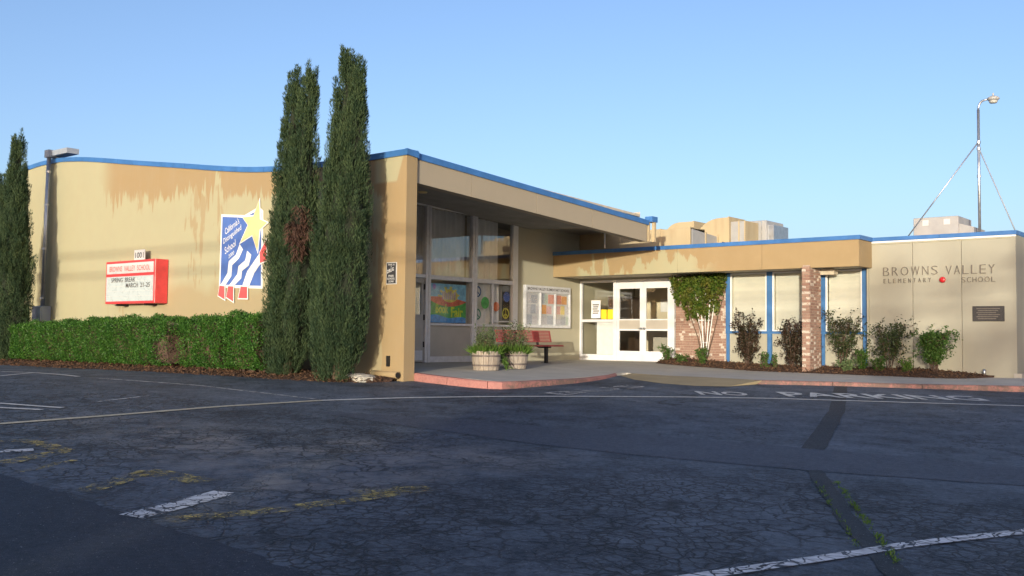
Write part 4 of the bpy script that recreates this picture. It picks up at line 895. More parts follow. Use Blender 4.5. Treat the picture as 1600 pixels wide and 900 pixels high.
# ------------------------------------------------------------------ roof plant and lamp
def roof_things():
    t = thing('rooftop_duct', 'tan painted sheet metal ventilation duct with curved elbows on the canopy roof', 'duct', (-15, 25, 3.09))
    Y = 24.5; 
    for a, c in ((-17.38, -15.95), (-15.94, -14.60), (-14.59, -13.62)): box('duct_section', 'duct', t, a, c, Y, Y + .8, 3.09, 3.775 - .035*(a + 17.4)/1.2*.5, bevel=.006)
    for x in (-15.945, -14.595, -13.64): box('flange', 'duct', t, x - .02, x + .02, Y - .02, Y + .82, 3.09, 3.76)
    # elbow turning back across the roof
    b = B().hexa([(-13.61, Y + .02, 3.09), (-13.58, Y + .02, 3.09), (-13.58, Y + 1.5, 3.09), (-14.4, Y + 1.5, 3.09), (-13.61, Y + .02, 3.70), (-13.58, Y + .02, 3.70), (-13.58, Y + 1.5, 3.60), (-14.4, Y + 1.5, 3.60)]); b.build('branch_duct', 'hvac', t)
    for y in (Y + .75, Y + 1.45): box('flange', 'duct', t, -13.60, -13.555, y, y + .05, 3.09, 3.68)
    def hood(x0, x1, y0, y1, z0, z1, r, mat, nm):
        P = [(x0, z0)] + [(x0 + r - r*math.cos(R(a)), z1 - r*.8 + r*.8*math.sin(R(a))) for a in range(0, 91, 10)] + [(x1, z1), (x1, z0)]
        B().prism([(p, y0, q_) for p, q_ in P], (0, 0, 0), (0, y1 - y0, 0)).build(nm, mat, t)
    hood(-15.35, -14.42, 26.05, 26.8, 3.09, 4.11, .5, 'duct', 'curved_elbow'); box('flange', 'duct', t, -14.42, -14.37, 26.03, 26.82, 3.09, 4.12)
    hood(-14.30, -13.27, 26.02, 27.0, 3.09, 4.15, .8, 'duct', 'curved_elbow'); box('flange', 'duct', t, -13.265, -13.22, 26.0, 27.02, 3.09, 4.17)
    box('branch_duct', 'hvac', t, -13.215, -12.80, 26.1, 26.9, 3.09, 4.02); 
    for x in (-12.98, -12.795): box('flange', 'duct', t, x, x + .04, 26.08, 26.92, 3.09, 4.03)
    B().hexa([(-13.25, 25.5, 3.09), (-12.5, 25.6, 3.09), (-12.5, 25.9, 3.09), (-13.25, 25.9, 3.09), (-13.18, 25.5, 3.40), (-12.7, 25.6, 3.22), (-12.7, 25.9, 3.22), (-13.18, 25.9, 3.40)]).build('rubber_boot', 'tarp', t)
    t = thing('air_handler', 'pale grey rooftop air handler behind the curved ducts', 'air unit', (-12.8, 27.6, 3.09))
    box('cabinet', 'hvac', t, -13.10, -12.55, 27.0, 28.2, 3.09, 4.12, bevel=.02); box('side_louvre', 'galv', t, -12.545, -12.36, 27.1, 28.1, 3.2, 3.98)
    for x in (-12.95, -12.7): box('panel_rib', 'galv', t, x, x + .03, 26.985, 26.998, 3.12, 4.08)
    t = thing('rooftop_unit', 'beige grey rooftop unit with sloping hood near the lamp pole', 'air unit', (-7.7, 27, 3.09))
    box('cabinet', 'hvacpink', t, -8.25, -7.15, 26.5, 27.7, 3.09, 3.83, bevel=.012)
    B().hexa([(-7.145, 26.55, 3.09), (-6.80, 26.55, 3.38), (-6.80, 27.6, 3.38), (-7.145, 27.6, 3.09), (-7.145, 26.55, 3.63), (-6.80, 26.55, 3.53), (-6.80, 27.6, 3.53), (-7.145, 27.6, 3.63)]).build('intake_hood', 'hvacpink', t)
    for x in (-8.02, -7.5): box('label_plate', 'signwhite', t, x, x + .15, 26.488, 26.499, 3.62, 3.76)
    t = thing('lamp_pole', 'galvanised lamp pole with curved arm braced on the office roof', 'lamp', (-6.65, 26.5, 3.09))
    arc = [(-6.65, 26.5, 3.085), (-6.65, 26.5, 6.45)]; 
    for a in range(0, 91, 15): arc.append((-6.65 + .14*(1 - math.cos(R(a))), 26.5, 6.45 + .22*math.sin(R(a))))
    arc.append((-6.40, 26.5, 6.69)); B().tube(arc, [.034]*2 + [.026]*8, 10).build('pole', 'galv', t, True)
    B().lathe((-6.30, 26.5, 6.62), [(0, 0), (.10, .01), (.15, .05), (.13, .09), (.05, .13), (0, .135)], 18).build('lamp_head', 'hvac', t, True); B().lathe((-6.30, 26.5, 6.56), [(0, 0), (.08, .01), (.11, .058), (0, .06)], 18).build('lamp_lens', 'lampglass', t, True)
    B().tube([(-6.30, 26.5, 6.74), (-6.30, 26.5, 6.82)], .02, 8).build('photocell', 'hvac', t)
    B().tube([(-6.67, 26.5, 5.62), (-8.55, 26.35, 3.08)], .017, 8).build('brace', 'galv', t, True); B().tube([(-6.64, 26.5, 5.46), (-5.75, 26.6, 3.08)], .015, 8).build('brace', 'steelgrey', t, True)
    for z in (5.44, 5.6, 4.75): B().tube([(-6.65, 26.5, z), (-6.65, 26.5, z + .06)], .048, 10).build('collar', 'galv', t)
    tag(B().lathe((-15.2, 22.6, 3.1), [(.02, 0), (.02, .62), (.035, .62), (.035, .70), (.012, .70), (.012, .82), (0, .82)], 8).build('vent_pipe', 'galv', None, True), 'thin metal vent pipe just above the sloping blue roof edge', 'pipe')
roof_things()

# ------------------------------------------------------------------ court furniture
def furniture():
    t = thing('park_bench', 'red coated metal bench on a black post below the notice board', 'bench', (-15.5, 19.8, 0))
    x0, x1, y0, y1 = -15.72, -15.26, 18.75, 20.85
    box('seat_frame', 'benchred', t, x0, x1, y0, y1, .425, .45, bevel=.008)
    for i in range(9): box('seat_slat', 'benchred', t, x0 + .012 + i*.05, x0 + .045 + i*.05, y0 + .01, y1 - .01, .4505, .462)
    def br(n, y0_, y1_, z0_, z1_, m_='benchred', d=.025): 
        f = lambda z: x0 - .02 - (z - .5)*.22
        return B().hexa([(f(z0_)-d, y0_, z0_), (f(z0_), y0_, z0_), (f(z0_), y1_, z0_), (f(z0_)-d, y1_, z0_), (f(z1_)-d, y0_, z1_), (f(z1_), y0_, z1_), (f(z1_), y1_, z1_), (f(z1_)-d, y1_, z1_)]).build(n, m_, t)
    br('back_rail', y0, y1 + .12, .53, .56); br('back_rail', y0, y1 + .12, .80, .83); br('back_end', y1 + .09, y1 + .12, .56, .80); br('back_end', y0, y0 + .03, .56, .80)
    for i in range(6): br('back_slat', y0 + .03, y1 + .09, .572 + i*.038, .60 + i*.038, d=.012)
    br('back_strap', y1 - .62, y1 - .38, .56, .80, d=.032)
    br('back_post', y1 - .5, y1 - .44, .40, .60, 'black', .04); br('back_post', y0 + .45, y0 + .5, .40, .60, 'black', .04)
    for y in (y0 + .42, y1 - .46): box('seat_bracket', 'black', t, x0, x1 - .1, y - .03, y + .05, .385, .424); box('leg', 'black', t, -15.53, -15.45, y - .03, y + .04, 0, .384); box('foot', 'black', t, -15.61, -15.37, y - .06, y + .07, .001, .012)
    def barrel(cx, cy, z0, r0, r1, h, lab):
        t = thing('barrel_planter', lab, 'planter', (cx, cy, z0)); n = 18
        for i in range(n):
            a0, a1 = 2*math.pi*i/n + .012, 2*math.pi*(i+1)/n - .012; vs = []
            for (z, ro) in ((0, r0), (h*.5, (r0 + r1)/2 + .012), (h + random.uniform(-.012, .012), r1)):
                for r_, a in ((ro - .028, a0), (ro, a0), (ro, a1), (ro - .028, a1)): vs.append((cx + r_*math.cos(a), cy + r_*math.sin(a), z0 + z))
            fs = [(0, 1, 2, 3), (8, 11, 10, 9)]
            for k in (0, 4):
                for j in range(4): fs.append((k+j, k+(j+1) % 4, k+4+(j+1) % 4, k+4+j))
            mesh_obj('stave', vs, [f[::-1] for f in fs], 'oak', t)
        for z, rr in ((h*.22, r0 + (r1-r0)*.22 + .012), (h*.72, r0 + (r1-r0)*.72 + .012)):
            B().lathe((cx, cy, z0 + z), [(rr, 0), (rr + .004, 0), (rr + .006, .035), (rr, .035)], 36).build('hoop', 'hoop', t)
        B().lathe((cx, cy, z0), [(0, h*.85), (r1 - .03, h*.83)], 24).build('soil', 'soil', t)
        return t
    z1 = s_pav(-13.5, 15.6); barrel(-13.52, 15.75, z1, .265, .30, .385, 'pale weathered half barrel planter nearer the kerb')
    z2 = s_pav(-13.75, 16.75); barrel(-13.62, 16.84, z2, .225, .27, .37, 'grey half barrel planter between its paler twin and the bench')
    return (-13.52, 15.75, z1 + .32), (-13.62, 16.84, z2 + .31)
PL1, PL2 = furniture()

# ------------------------------------------------------------------ vegetation
def cypress(name, label, base, leaders, seed, dead=None, nplume=420):
    """leaders: list of (dx, dy, z0, height, max radius) spindle crowns"""
    rg = np.random.default_rng(seed); t = thing(name, label, 'cypress', base, 'columnar cypress trees along the hall'); bx, by, bz = base
    B().tube([(bx, by, bz - .05), (bx, by, bz + .4), (bx + leaders[0][0]*.4, by, bz + 1.6)], [.11, .085, .06], 8).build('trunk', 'bark', t, True)
    def rad(u, rm): return rm*np.minimum(1, (u*5 + .80))*np.clip(1 - np.clip((u - .30)/.70, 0, 1)**1.30*.95, .04, 1)
    C, D, RV = [], [], []; CD, DD = [], []; cb = B()
    for (dx0, dy0, dx1, dy1, z0, h, rm) in leaders:
        n = int(nplume*.8*h*rm/2.6)
        # solid dark core, its colour standing in for shade between the plumes
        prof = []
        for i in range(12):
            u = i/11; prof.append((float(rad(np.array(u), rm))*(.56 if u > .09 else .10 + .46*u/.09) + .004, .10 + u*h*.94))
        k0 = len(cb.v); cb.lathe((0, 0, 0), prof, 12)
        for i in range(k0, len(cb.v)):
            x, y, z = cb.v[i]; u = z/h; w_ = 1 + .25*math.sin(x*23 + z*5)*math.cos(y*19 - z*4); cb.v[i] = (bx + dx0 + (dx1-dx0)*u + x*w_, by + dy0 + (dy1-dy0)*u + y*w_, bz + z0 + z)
        u = np.where(rg.random(n) < .07, -.022, rg.random(n)**.95*.95 - .018); th = rg.random(n)*2*np.pi; rr = rad(u, rm)*(rg.uniform(.52, .90, n))
        px = bx + dx0 + (dx1-dx0)*u + rr*np.cos(th); py = by + dy0 + (dy1-dy0)*u + rr*np.sin(th); pz = bz + z0 + u*h
        ph = rg.uniform(.38, .85, n)*(1 - .40*u); pr = rg.uniform(.055, .115, n)*(1 - .45*u); lean = rg.uniform(.02, .22, n)
        m = 150
        v = rg.random((n, m))**.9; a2 = rg.random((n, m))*2*np.pi; r2 = pr[:, None]*np.sin(np.pi*np.clip(v*.80 + .18, 0, 1))**.8*(.62 + .42*rg.random((n, m)))
        ox = np.cos(th)[:, None]; oy = np.sin(th)[:, None]
        cx = px[:, None] + ox*lean[:, None]*ph[:, None]*v + r2*np.cos(a2); cy = py[:, None] + oy*lean[:, None]*ph[:, None]*v + r2*np.sin(a2); cz = pz[:, None] + ph[:, None]*v
        d = np.stack([np.cos(a2)*.42 + ox*.12, np.sin(a2)*.42 + oy*.12, np.full_like(a2, 1.0)], -1) + rg.normal(size=(n, m, 3))*.20
        RV.append(np.clip(np.repeat(rg.random(n), m)*.6 + rg.random(n*m)*.4, 0, 1))
        C.append(np.stack([cx, cy, cz], -1).reshape(-1, 3)); D.append(d.reshape(-1, 3))
    C = np.concatenate(C); D = np.concatenate(D); RV = np.concatenate(RV); n = len(C)
    cb.build('dark_core', 'cyprcore', t, True)
    keep = np.ones(n, bool)
    if dead is not None:
        dz, drx, px_, py_ = dead; q_ = ((C[:, 0] - px_)/drx)**2 + ((C[:, 1] - py_)/.30)**2 + ((C[:, 2] - dz)/.55)**2 < rg.random(len(C))**.7*1.1
        CD, DD = C[q_], D[q_].copy(); DD[:, 2] *= -.6; keep = ~q_
        if len(CD): leaves('dead_foliage', 'dead', t, CD, DD, rg.uniform(.07, .16, len(CD)), .02)
    C, D = C[keep], D[keep]; n = len(C)
    o = leaves('crown', 'cypress', t, C, D, rg.uniform(.04, .10, n), rg.uniform(.008, .014, n)); o.data.attributes['rnd'].data.foreach_set('value', RV[keep].astype(np.float32))
    return t
cypress('cypress_tree', 'tallest cypress, leaning beside the corner pier with the black notice', (-14.05, 12.20, -.10),
        [(-.05, 0, .20, -.02, 0.02, 6.1, .50), (.12, -.02, .46, .02, .3, 5.45, .42), (-.18, .02, -.02, 0, 0, 4.6, .40)], 3)
cypress('cypress_tree', 'twin tipped cypress with a brown dead patch at the end of the hedge', (-15.42, 12.15, -.10),
        [(-.10, 0, .06, 0, 0.02, 5.9, .42), (.10, 0, .50, .03, .3, 5.62, .40), (-.16, -.03, -.12, 0, 0, 3.9, .36)], 4, dead=(2.6, .22, -14.93, 11.95))
cypress('cypress_tree', 'slim cypress shading the galvanised rain pipe at the far end of the hall', (-26.55, 11.95, -.08),
        [(-.05, 0, .08, 0, 0.02, 5.9, .50), (.10, -.02, .14, .02, .1, 4.6, .42)], 5)
cypress('cypress_tree', 'cypress beyond the far end of the hedge with only its edge in view', (-28.45, 12.4, -.08), [(0, 0, .1, 0, 0.02, 5.0, .55)], 6)

def hedge(label, xa, xb, ya0, ya1, za, zb, seed, dens=2900, bare=()):
    """clipped hedge section from xa to xb, front ya0..back, heights za (left) .. zb (right)"""
    rg = np.random.default_rng(seed); cx = (xa + xb)/2; t = thing('hedge', label, 'hedge', (cx, (ya0 + ya1)/2, -.06), 'clipped hedge in front of the hall')
    zt = lambda x: za + (zb - za)*(x - xa)/(xb - xa)
    def core(b):
        n = 10; vs = []
        for i in range(n + 1):
            x = xa + .16 + (xb - xa - .32)*i/n
            for y, z in ((ya0 + .17, .03), (ya0 + .10, .4), (ya0 + .16, zt(x) - .12), (ya1 - .16, zt(x) - .12), (ya1 - .12, .1)): vs.append((x, y + .03*math.sin(i*2.2 + z*7), z + .03*math.sin(i*1.7)))
        m = 5; fs = [(i*m+j, (i+1)*m+j, (i+1)*m+j+1, i*m+j+1) for i in range(n) for j in range(m-1)] + [(0, 1, 2, 3, 4), tuple(n*m + j for j in (4, 3, 2, 1, 0))]
        return b.add(vs, fs)
    core(B()).build('inner_twigs', 'twig', t)
    for k in range(14):
        x = rg.uniform(xa + .15, xb - .15); B().tube([(x, ya0 + .3, -.08), (x + rg.uniform(-.15, .15), ya0 + .25, .3), (x + rg.uniform(-.3, .3), ya0 + .12, .6)], [.014, .010, .005], 5).build('stem', 'twig', t)
    P, N = [], []
    def face(n, f):
        a, b = rg.random(n), rg.random(n); p, nn = f(a, b); P.append(p); N.append(nn)
    Lx = xb - xa; Ly = ya1 - ya0; zm = (za + zb)/2
    def bulge(x, z): return .055*np.sin(x*3.1 + seed)*np.cos(z*4 + x) + .035*np.sin(x*9 + z*7)
    def front(a, b):
        x = xa + Lx*a; H = za + (zb - za)*a; z = -.02 + (H + .02)*b; rnd = np.clip((b - .86)/.14, 0, 1)**2*.10 + np.clip((.10 - b)/.10, 0, 1)*.10
        return np.stack([x, ya0 + rnd + bulge(x, z) + rg.normal(size=len(a))*.03, z], 1), np.tile([0, -1, .25], (len(a), 1))
    def top(a, b):
        x = xa + Lx*a; y = ya0 + .03 + Ly*b; return np.stack([x, y, za + (zb - za)*a + bulge(x, y)*1.1 - np.clip((.12 - b)/.12, 0, 1)**2*.07 + rg.normal(size=len(a))*.022], 1), np.tile([0, -.2, 1], (len(a), 1))
    def endl(a, b): 
        z = zm*b; y = ya0 + Ly*a; return np.stack([xa + rg.normal(size=len(a))*.03 + .08*np.abs(2*a - 1)**3, y, z], 1), np.tile([-1, -.2, .2], (len(a), 1))
    def endr(a, b):
        z = zm*b; y = ya0 + Ly*a; return np.stack([xb + rg.normal(size=len(a))*.03 - .08*np.abs(2*a - 1)**3, y, z], 1), np.tile([1, -.2, .2], (len(a), 1))
    face(int(dens*1.9*Lx*zm), front); face(int(dens*.9*Lx*Ly), top); face(int(dens*1.1*Ly*zm), endl); face(int(dens*1.1*Ly*zm), endr)
    P = np.concatenate(P); N = np.concatenate(N)
    keep = np.ones(len(P), bool)
    for bxx, bz, rx, rz_, pr in bare: keep &= ~((((P[:, 0] - bxx)/rx)**2 + ((P[:, 2] - bz)/rz_)**2 < 1) & (rg.random(len(P)) < pr) & (P[:, 1] < ya0 + .3))
    P, N = P[keep], N[keep]; n = len(P); d = N*.5 + rg.normal(size=(n, 3))*.75 + np.array([0, 0, .25])
    hole = np.sin(P[:, 0]*5.3 + seed)*np.sin(P[:, 2]*7.1 + P[:, 0]*2) + .6*np.sin(P[:, 0]*13.7 + P[:, 2]*11) + .5*np.sin(P[:, 0]*27 - P[:, 2]*19)
    k2 = ~((hole > .95) & (rg.random(n) < .72)); P, d0 = P[k2], d[k2]; n = len(P)
    # shoots poking out of the clipped top
    m = int(Lx*26); x = rg.uniform(xa + .05, xb - .05, m); y = rg.uniform(ya0, ya1, m); z = np.array([zt(a) for a in x])
    pp = np.repeat(np.stack([x, y, z], 1), 5, 0); pp[:, 2] += np.tile(np.linspace(0, .07, 5), m)*rg.uniform(.4, 1.3, 5*m); d = rg.normal(size=(5*m, 3)); d[:, 2] += 1
    d0, P = np.concatenate([d0, d]), np.concatenate([P, pp]); n = len(P)
    leaves('leaves', 'hedge', t, P, d0, rg.uniform(.028, .052, n), rg.uniform(.016, .028, n), .12)
    return t
hedge('clipped green hedge section below the galvanised rain pipe', -26.15, -21.5, 11.75, 12.55, .80, .94, 1)
hedge('clipped green hedge section just right of the red message sign', -21.42, -18.86, 11.70, 12.55, .95, .94, 2, bare=[(-18.95, .32, .35, .32, .75)])
hedge('clipped hedge section with a bare brown gap under the wall stains', -18.55, -17.08, 11.78, 12.6, .94, 1.0, 3, bare=[(-18.5, .35, .35, .35, .8)])
hedge('clipped hedge section below the blue award board beside the cypress', -16.92, -15.75, 11.70, 12.5, 1.0, 1.03, 4, bare=[(-16.95, .32, .33, .30, .85)])

def shrub(name, label, cat, base, h, wd, nst, nlf, ls, mat, seed, low=.25, spread=.5, group=None, dp=.3):
    rg = np.random.default_rng(seed); t = thing(name, label, cat, base, group); b = np.array(base); tips = []
    for i in range(nst):
        a = 2*np.pi*i/nst + rg.uniform(-.4, .4); end = np.array([math.cos(a)*wd*spread*rg.uniform(.5, 1), math.sin(a)*dp*rg.uniform(.5, 1), h*rg.uniform(.72, 1.0)])
        mid = end*np.array([.35, .35, .5]) + rg.normal(size=3)*.03; p0 = b + np.array([math.cos(a)*.03, math.sin(a)*.03, -.04])
        B().tube([p0, b + mid, b + end], [.011, .008, .003], 5).build('stem', 'twig', t, True)
        for s_ in np.linspace(low, 1, 8):
            p = (1-s_)**2*p0 + 2*s_*(1-s_)*(b + mid*1.1) + s_*s_*(b + end); tips.append(p)
            for k in range(2):
                q_ = p + np.array([rg.normal()*wd*.19, rg.normal()*dp*.3, rg.normal()*h*.07 + .04]); tips.append(q_)
                if s_ > .3 and k == 0: B().tube([p, q_], [.004, .002], 4).build('twig', 'twig', t)
    tips = np.array(tips); idx = rg.integers(0, len(tips), nlf); c = tips[idx] + rg.normal(size=(nlf, 3))*np.array([wd*.045, dp*.09, h*.032])
    d = rg.normal(size=(nlf, 3)); d[:, 2] -= .15
    leaves('leaves', mat, t, c, d, rg.uniform(.7, 1.3, nlf)*ls, rg.uniform(.5, .75, nlf)*ls, .15)
    return t
def zb(x, y): return s_pav(x, y) + .07
shrub('rose_bush', 'dark leggy shrub below the window next to the brick wall', 'shrub', (-11.62, 23.85, zb(-11.6, 23.8)), 1.30, .62, 8, 1900, .064, 'rose', 21)
shrub('rose_bush', 'dark reddish shrub pressed against the brick fin', 'shrub', (-10.36, 23.75, zb(-10.4, 23.7)), 1.15, .52, 8, 1900, .062, 'rose', 22)
shrub('rose_bush', 'tall open shrub with arching stems beside the blue post right of the brick fin', 'shrub', (-9.08, 23.75, zb(-9.1, 23.7)), 1.40, .82, 8, 1700, .060, 'rosegreen', 23, .35, .55)
shrub('rose_bush', 'spreading dark shrub at the left end of the cream lettered wall', 'shrub', (-7.93, 23.65, zb(-8, 23.6)), 1.18, .85, 8, 1700, .058, 'rosegreen', 24, .38, .58)
shrub('round_bush', 'rounded bright green bush against the cream wall below the metal letters', 'shrub', (-6.88, 23.55, zb(-6.9, 23.5)), 0.95, .66, 12, 5200, .050, 'green', 25, .38, .50)
for i, (x, y, h, wd, n, mt, lb) in enumerate((
    (-13.88, 23.65, .40, .32, 900, 'green', 'low bushy green plant beside the entrance door post'), (-13.35, 23.55, .20, .34, 600, 'green', 'ground hugging green plant at the foot of the brick wall'),
    (-12.75, 23.55, .42, .30, 900, 'green', 'small upright green plant at the foot of the white trellis'), (-10.95, 23.50, .38, .24, 420, 'green', 'small leafy plant in front of the narrow blue post'),
    (-10.68, 23.45, .34, .14, 260, 'green', 'slender green plant between the two dark red shrubs'), (-8.83, 23.35, .27, .40, 900, 'herb', 'low pale flowered clump in front of the last blue post'),
    (-8.55, 23.60, .48, .26, 1300, 'green', 'dense dark green dome plant at the foot of the last blue post'), (-8.12, 23.40, .34, .30, 700, 'green', 'small leafy clump in front of the spreading dark shrub'),
    (-7.48, 23.45, .28, .24, 700, 'grass', 'bright tuft of grassy leaves on bare mulch by the cream wall'))):
    shrub('bedding_plant', lb, 'plant', (x, y, zb(x, y) - .02), h, wd, 6, n, .045, mt, 40 + i, .1, .5, 'small plants in the mulch bed', dp=wd*.5)

def vine():
    t = thing('climbing_vine', 'green climbing vine covering the top of the brick wall on a white trellis', 'vine', (-13.0, 24.1, .0)); rg = np.random.default_rng(9)
    for k in range(5):
        x = -13.02 + k*.02; B().tube([(x, 24.10 + .02*(k % 2), .02), (-13.2 + k*.11, 24.14, .7), (-13.45 + k*.22, 24.12, 1.35), (-13.6 + k*.32, 24.10, 2.1)], [.014, .012, .009, .005], 6).build('stem', 'bark', t, True)
    n = 7500; x = rg.uniform(-14.0, -12.35, n); z = rg.uniform(1.15, 2.42, n)
    lowb = np.interp(x, [-14.0, -13.75, -13.5, -13.2, -12.9, -12.65, -12.35], [2.0, 1.62, 1.30, 1.22, 1.28, 1.45, 2.12]); hi = np.interp(x, [-14.0, -12.35], [2.36, 2.42])
    # ragged edge and holes
    k = (z > lowb + .10*np.sin(x*21) + .07*np.sin(x*43 + 1)) & (z < hi) & ((np.sin(x*11 + 2)*np.sin(z*13) + .4*np.sin(x*29 + z*17)) > -.78)
    x, z = x[k], z[k]; n = len(x); y = 24.22 - rg.random(n)**1.2*(.10 + .16*np.clip((z - 1.2), 0, 1)) - .06*np.sin(x*9)*np.cos(z*8)
    d = rg.normal(size=(n, 3)); d[:, 2] -= .7; d[:, 1] -= .5
    leaves('leaves', 'vine', t, np.stack([x, y, z], 1), d, rg.uniform(.05, .095, n), rg.uniform(.035, .06, n), .15)
    t = thing('trellis', 'white fan trellis leaning on the brick wall under the vine', 'trellis', (-13.0, 24.17, .0))
    for k, x in enumerate((-.16, -.08, 0, .08, .16)): B().tube([(-13.0 + x*.25, 24.17, .05), (-13.0 + x*1.9, 24.19, 1.9)], .013, 6).build('slat', 'white', t)
    for z in (.55, 1.15, 1.7): hw = .05 + z*.12; box('crossbar', 'white', t, -13.0 - hw, -13.0 + hw, 24.150, 24.162, z, z + .025)
vine()
def planter_plants():
    rg = np.random.default_rng(12)
    for (c, lab, sd, hh, wd) in ((PL1, 'leafy herbs and wispy stems growing in the pale barrel', 1, .62, .42), (PL2, 'tall wispy green plants growing in the grey barrel', 2, .72, .34)):
        t = thing('potted_plant', lab, 'plant', c); r_ = np.random.default_rng(60 + sd)
        for k in range(40):
            a, r = r_.random()*2*np.pi, .2*math.sqrt(r_.random()); p0 = np.array([c[0] + r*math.cos(a), c[1] + r*math.sin(a), c[2]]); e = p0 + np.array([r_.normal()*.11, r_.normal()*.11, hh*r_.uniform(.45, 1.0)])
            B().tube([p0, (p0 + e)/2 + r_.normal(size=3)*.02, e], [.004, .003, .002], 4).build('stem', 'twig', t)
            n = 46; s_ = r_.random(n)[:, None]; cc = p0 + (e - p0)*s_ + r_.normal(size=(n, 3))*.026; d = r_.normal(size=(n, 3)); d[:, 2] += .5
            o = leaves('foliage', 'herb' if k % 3 else 'rosegreen', t, cc, d, r_.uniform(.035, .075, n), .018)
        n = 900; a = r_.random(n)*2*np.pi; r = .27*np.sqrt(r_.random(n)); cc = np.stack([c[0] + r*np.cos(a), c[1] + r*np.sin(a), np.full(n, c[2] - .01)], 1); d = np.stack([np.cos(a)*.5, np.sin(a)*.5, np.full(n, 1.0)], 1) + r_.normal(size=(n, 3))*.35
        leaves('grass_blades', 'grass', t, cc, d, r_.uniform(.12, .30, n), .018)
        if sd == 1:
            n = 260; p = np.array([c[0] + .02, c[1] + .32, c[2] + .05]); s_ = r_.random(n); cc = np.stack([p[0] + .22*s_ + r_.normal(size=n)*.03, p[1] + .10*s_ + r_.normal(size=n)*.05, p[2] + .04 - .36*s_**1.4], 1); d = r_.normal(size=(n, 3))*.4 + np.array([.2, .1, -1])
            leaves('trailing_leaves', 'grass', t, cc, d, r_.uniform(.06, .13, n), .014)
planter_plants()
def weeds():
    rg = np.random.default_rng(5)
    for (a, b_, n) in (((-3.42, 8.75), (-2.1, 6.3), 700), ((-3.5, 8.6), (-2.35, 6.5), 260)):
        s_ = rg.random(n)**.9; off_ = .02 if n > 500 else -.03
        x = a[0] + (b_[0]-a[0])*s_ + off_ + rg.normal(size=n)*.012; y = a[1] + (b_[1]-a[1])*s_ + rg.normal(size=n)*.02
        k = np.sin(s_*31 + n)*.5 + np.sin(s_*77)*.5 > -.1; x, y = x[k], y[k]; z = np.array([g(p, q_) for p, q_ in zip(x, y)]) + .004; d = rg.normal(size=(len(x), 3))*.6; d[:, 2] = .8
        o = leaves('crack_grass', 'grass', None, np.stack([x, y, z], 1), d, rg.uniform(.012, .035, len(x)), .008); o['kind'] = 'stuff'
        o['label'] = 'short green weeds growing in the joint of the trench patch'; o['category'] = 'grass'
weeds()
tag(box('boulder_kerb', 'conc', None, -33, -27.2, 13.6, 13.9, -.2, .28), 'low pale concrete edging beyond the end of the hedge', 'edging')
for i, (x, y, r_, h) in enumerate(((-14.05, 12.62, .28, .05), (-13.75, 12.55, .22, .04))):
    b = B().lathe((x, y, -.2), [(r_, 0), (r_*1.05, .10), (r_*.7, .10 + h), (0, .11 + h)], 9); b.v = [(a + .03*math.sin(i*3 + a*40), c + .02*math.cos(c*50), d) for a, c, d in b.v]
    tag(b.build('flat_stone', 'conc', None), ('broad' if i == 0 else 'smaller') + ' flat pale stone at the foot of the corner pier', 'stone')

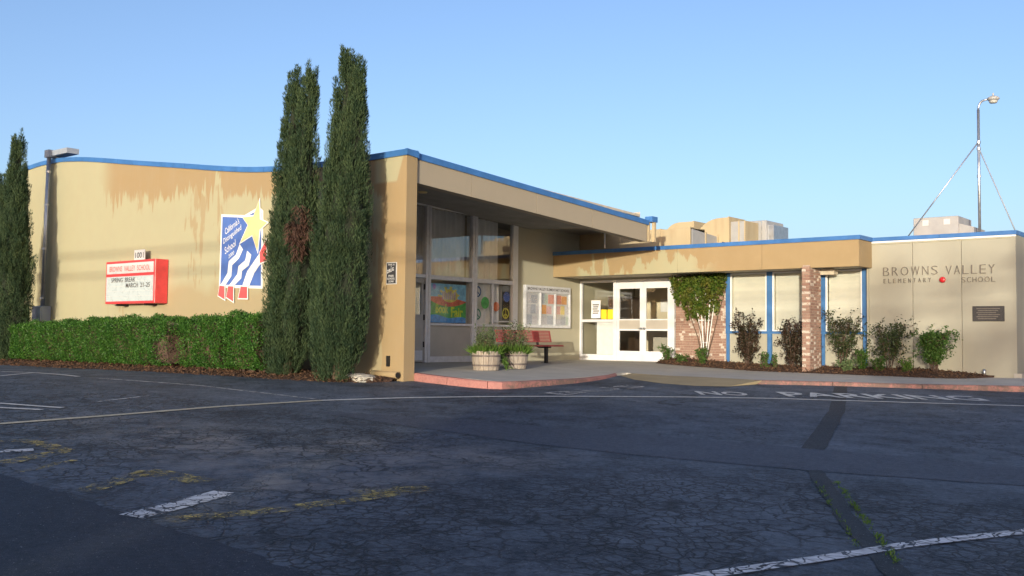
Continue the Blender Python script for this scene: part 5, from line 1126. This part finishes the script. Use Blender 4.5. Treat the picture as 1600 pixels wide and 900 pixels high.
# ------------------------------------------------------------------ unseen behind the camera: houses and trees added to shade the lot; poles, cables
def street():
    S = Vector((SDX, SDY, 0)).normalized(); Uv = Vector((-S.y, S.x, 0)); rz_ = math.atan2(Uv.y, Uv.x)
    def at(u, v, z): p = Uv*u - S*v; return Vector((p.x, p.y, z))
    MT['siding'] = plain('house_siding', (.42, .40, .36), .8, .1, 3); MT['shingle'] = plain('roof_shingles', (.10, .09, .085), .9, .25, 9, .4); MT['streetleaf'] = mat_leaf('street_tree_leaves', (.04, .08, .02), (.09, .14, .03), (.05, .10, .025), .25, .5)
    def house(label, u0, u1, v0, v1, zg, ze, zr):  # unseen house added as a shade caster, heights set by its shadow
        t = thing('house', label, 'house', at((u0+u1)/2, (v0+v1)/2, zg), 'unseen houses added to shade the lot')
        q8 = lambda a, b, c, d, e, f: [at(a, c, e), at(b, c, e), at(b, d, e), at(a, d, e), at(a, c, f), at(b, c, f), at(b, d, f), at(a, d, f)]
        B().hexa(q8(u0, u1, v0, v1, zg, ze)).build('wall', 'siding', t); vm = (v0+v1)/2
        B().add([at(u0-.5, v0-.5, ze-.1), at(u1+.5, v0-.5, ze-.1), at(u1+.5, vm, zr), at(u0-.5, vm, zr), at(u0-.5, v1+.5, ze-.1), at(u1+.5, v1+.5, ze-.1)], [(0, 1, 2, 3), (3, 2, 5, 4), (0, 3, 4), (1, 5, 2), (0, 4, 5, 1)]).build('roof', 'shingle', t)
        B().hexa(q8((u0+u1)/2-.5, (u0+u1)/2+.5, v1, v1+.05, zg, zg+2.1)).build('door', 'darkwood', t)
        for f in (.18, .36, .68, .86): uc = u0 + (u1-u0)*f; B().hexa(q8(uc-.6, uc+.6, v1, v1+.04, zg+.9, zg+2.1)).build('window', 'white', t)
    house('low grey house with dark shingle roof added to shade the lot, downhill one', -16.0, -4.5, -38, -29, -1.3, 1.5, 3.05)
    house('low grey house with dark shingle roof added to shade the lot, uphill one', -3.2, 11, -38, -29, -1.3, 1.7, 3.75)
    def tree(label, u, v, zg, h, r, n, seed):  # unseen tree added so its sparse crown half shades the cream wall
        rg = np.random.default_rng(seed); p = at(u, v, zg); t = thing('shade_tree', label, 'tree', p, 'unseen trees added to shade the cream wall')
        B().tube([p, p + Vector((.05, 0, h*.3)), p + Vector((0, .1, h*.62))], [.2, .15, .09], 8).build('trunk', 'bark', t, True); cs = []
        for k in range(26):
            a = rg.random()*2*np.pi; rr = r*math.sqrt(rg.random())*.8; c = Vector((p.x + rr*math.cos(a), p.y + rr*math.sin(a), zg + h*rg.uniform(.35, .95))); cs.append((c, rg.uniform(.35, .7)*r*.45))
            if k % 2 == 0: B().tube([p + Vector((0, 0, h*.35)), c], [.05, .015], 5).build('limb', 'bark', t)
        P = np.concatenate([np.array(c) + rg.normal(size=(n//26, 3))*s_*.55 for c, s_ in cs]); leaves('crown', 'streetleaf', t, P, rg.normal(size=P.shape), rg.uniform(.12, .22, len(P)), .09)
    tree('rounded leafy tree added to shade the cream wall, behind the uphill house', 4.6, -40, -1.3, 9.6, 2.4, 3000, 31); tree('taller leafy tree added to shade the cream wall, at the end of the uphill house', 8.2, -41, -1.3, 10.5, 2.6, 4200, 32)
    MT['pole'] = plain('creosoted_pole', (.12, .085, .06), .9, .3, 6)
    for k, x in enumerate((-24.0, 14.0)):
        t = thing('utility_pole', ('wooden utility pole across the street, downhill one', 'wooden utility pole across the street, uphill one')[k], 'pole', (x, -15, -1.3), 'utility poles across the street')
        B().tube([(x, -15, -1.35), (x, -15, 6.6)], [.16, .11], 10).build('post', 'pole', t, True); box('crossarm', 'pole', t, x - .06, x + .06, -15.9, -14.1, 6.1, 6.22)
    for k, z in enumerate((5.62, 5.08)):
        pts = [(-24.0 + 38*i/20, -15.14, z - .35*(1 - (i/10 - 1)**2)) for i in range(21)]
        tag(B().tube(pts, .035, 6).build('overhead_cable', 'tarp', None, True), ('upper', 'lower')[k] + ' black telephone cable strung between the utility poles', 'cable', 'cables across the street')
street()
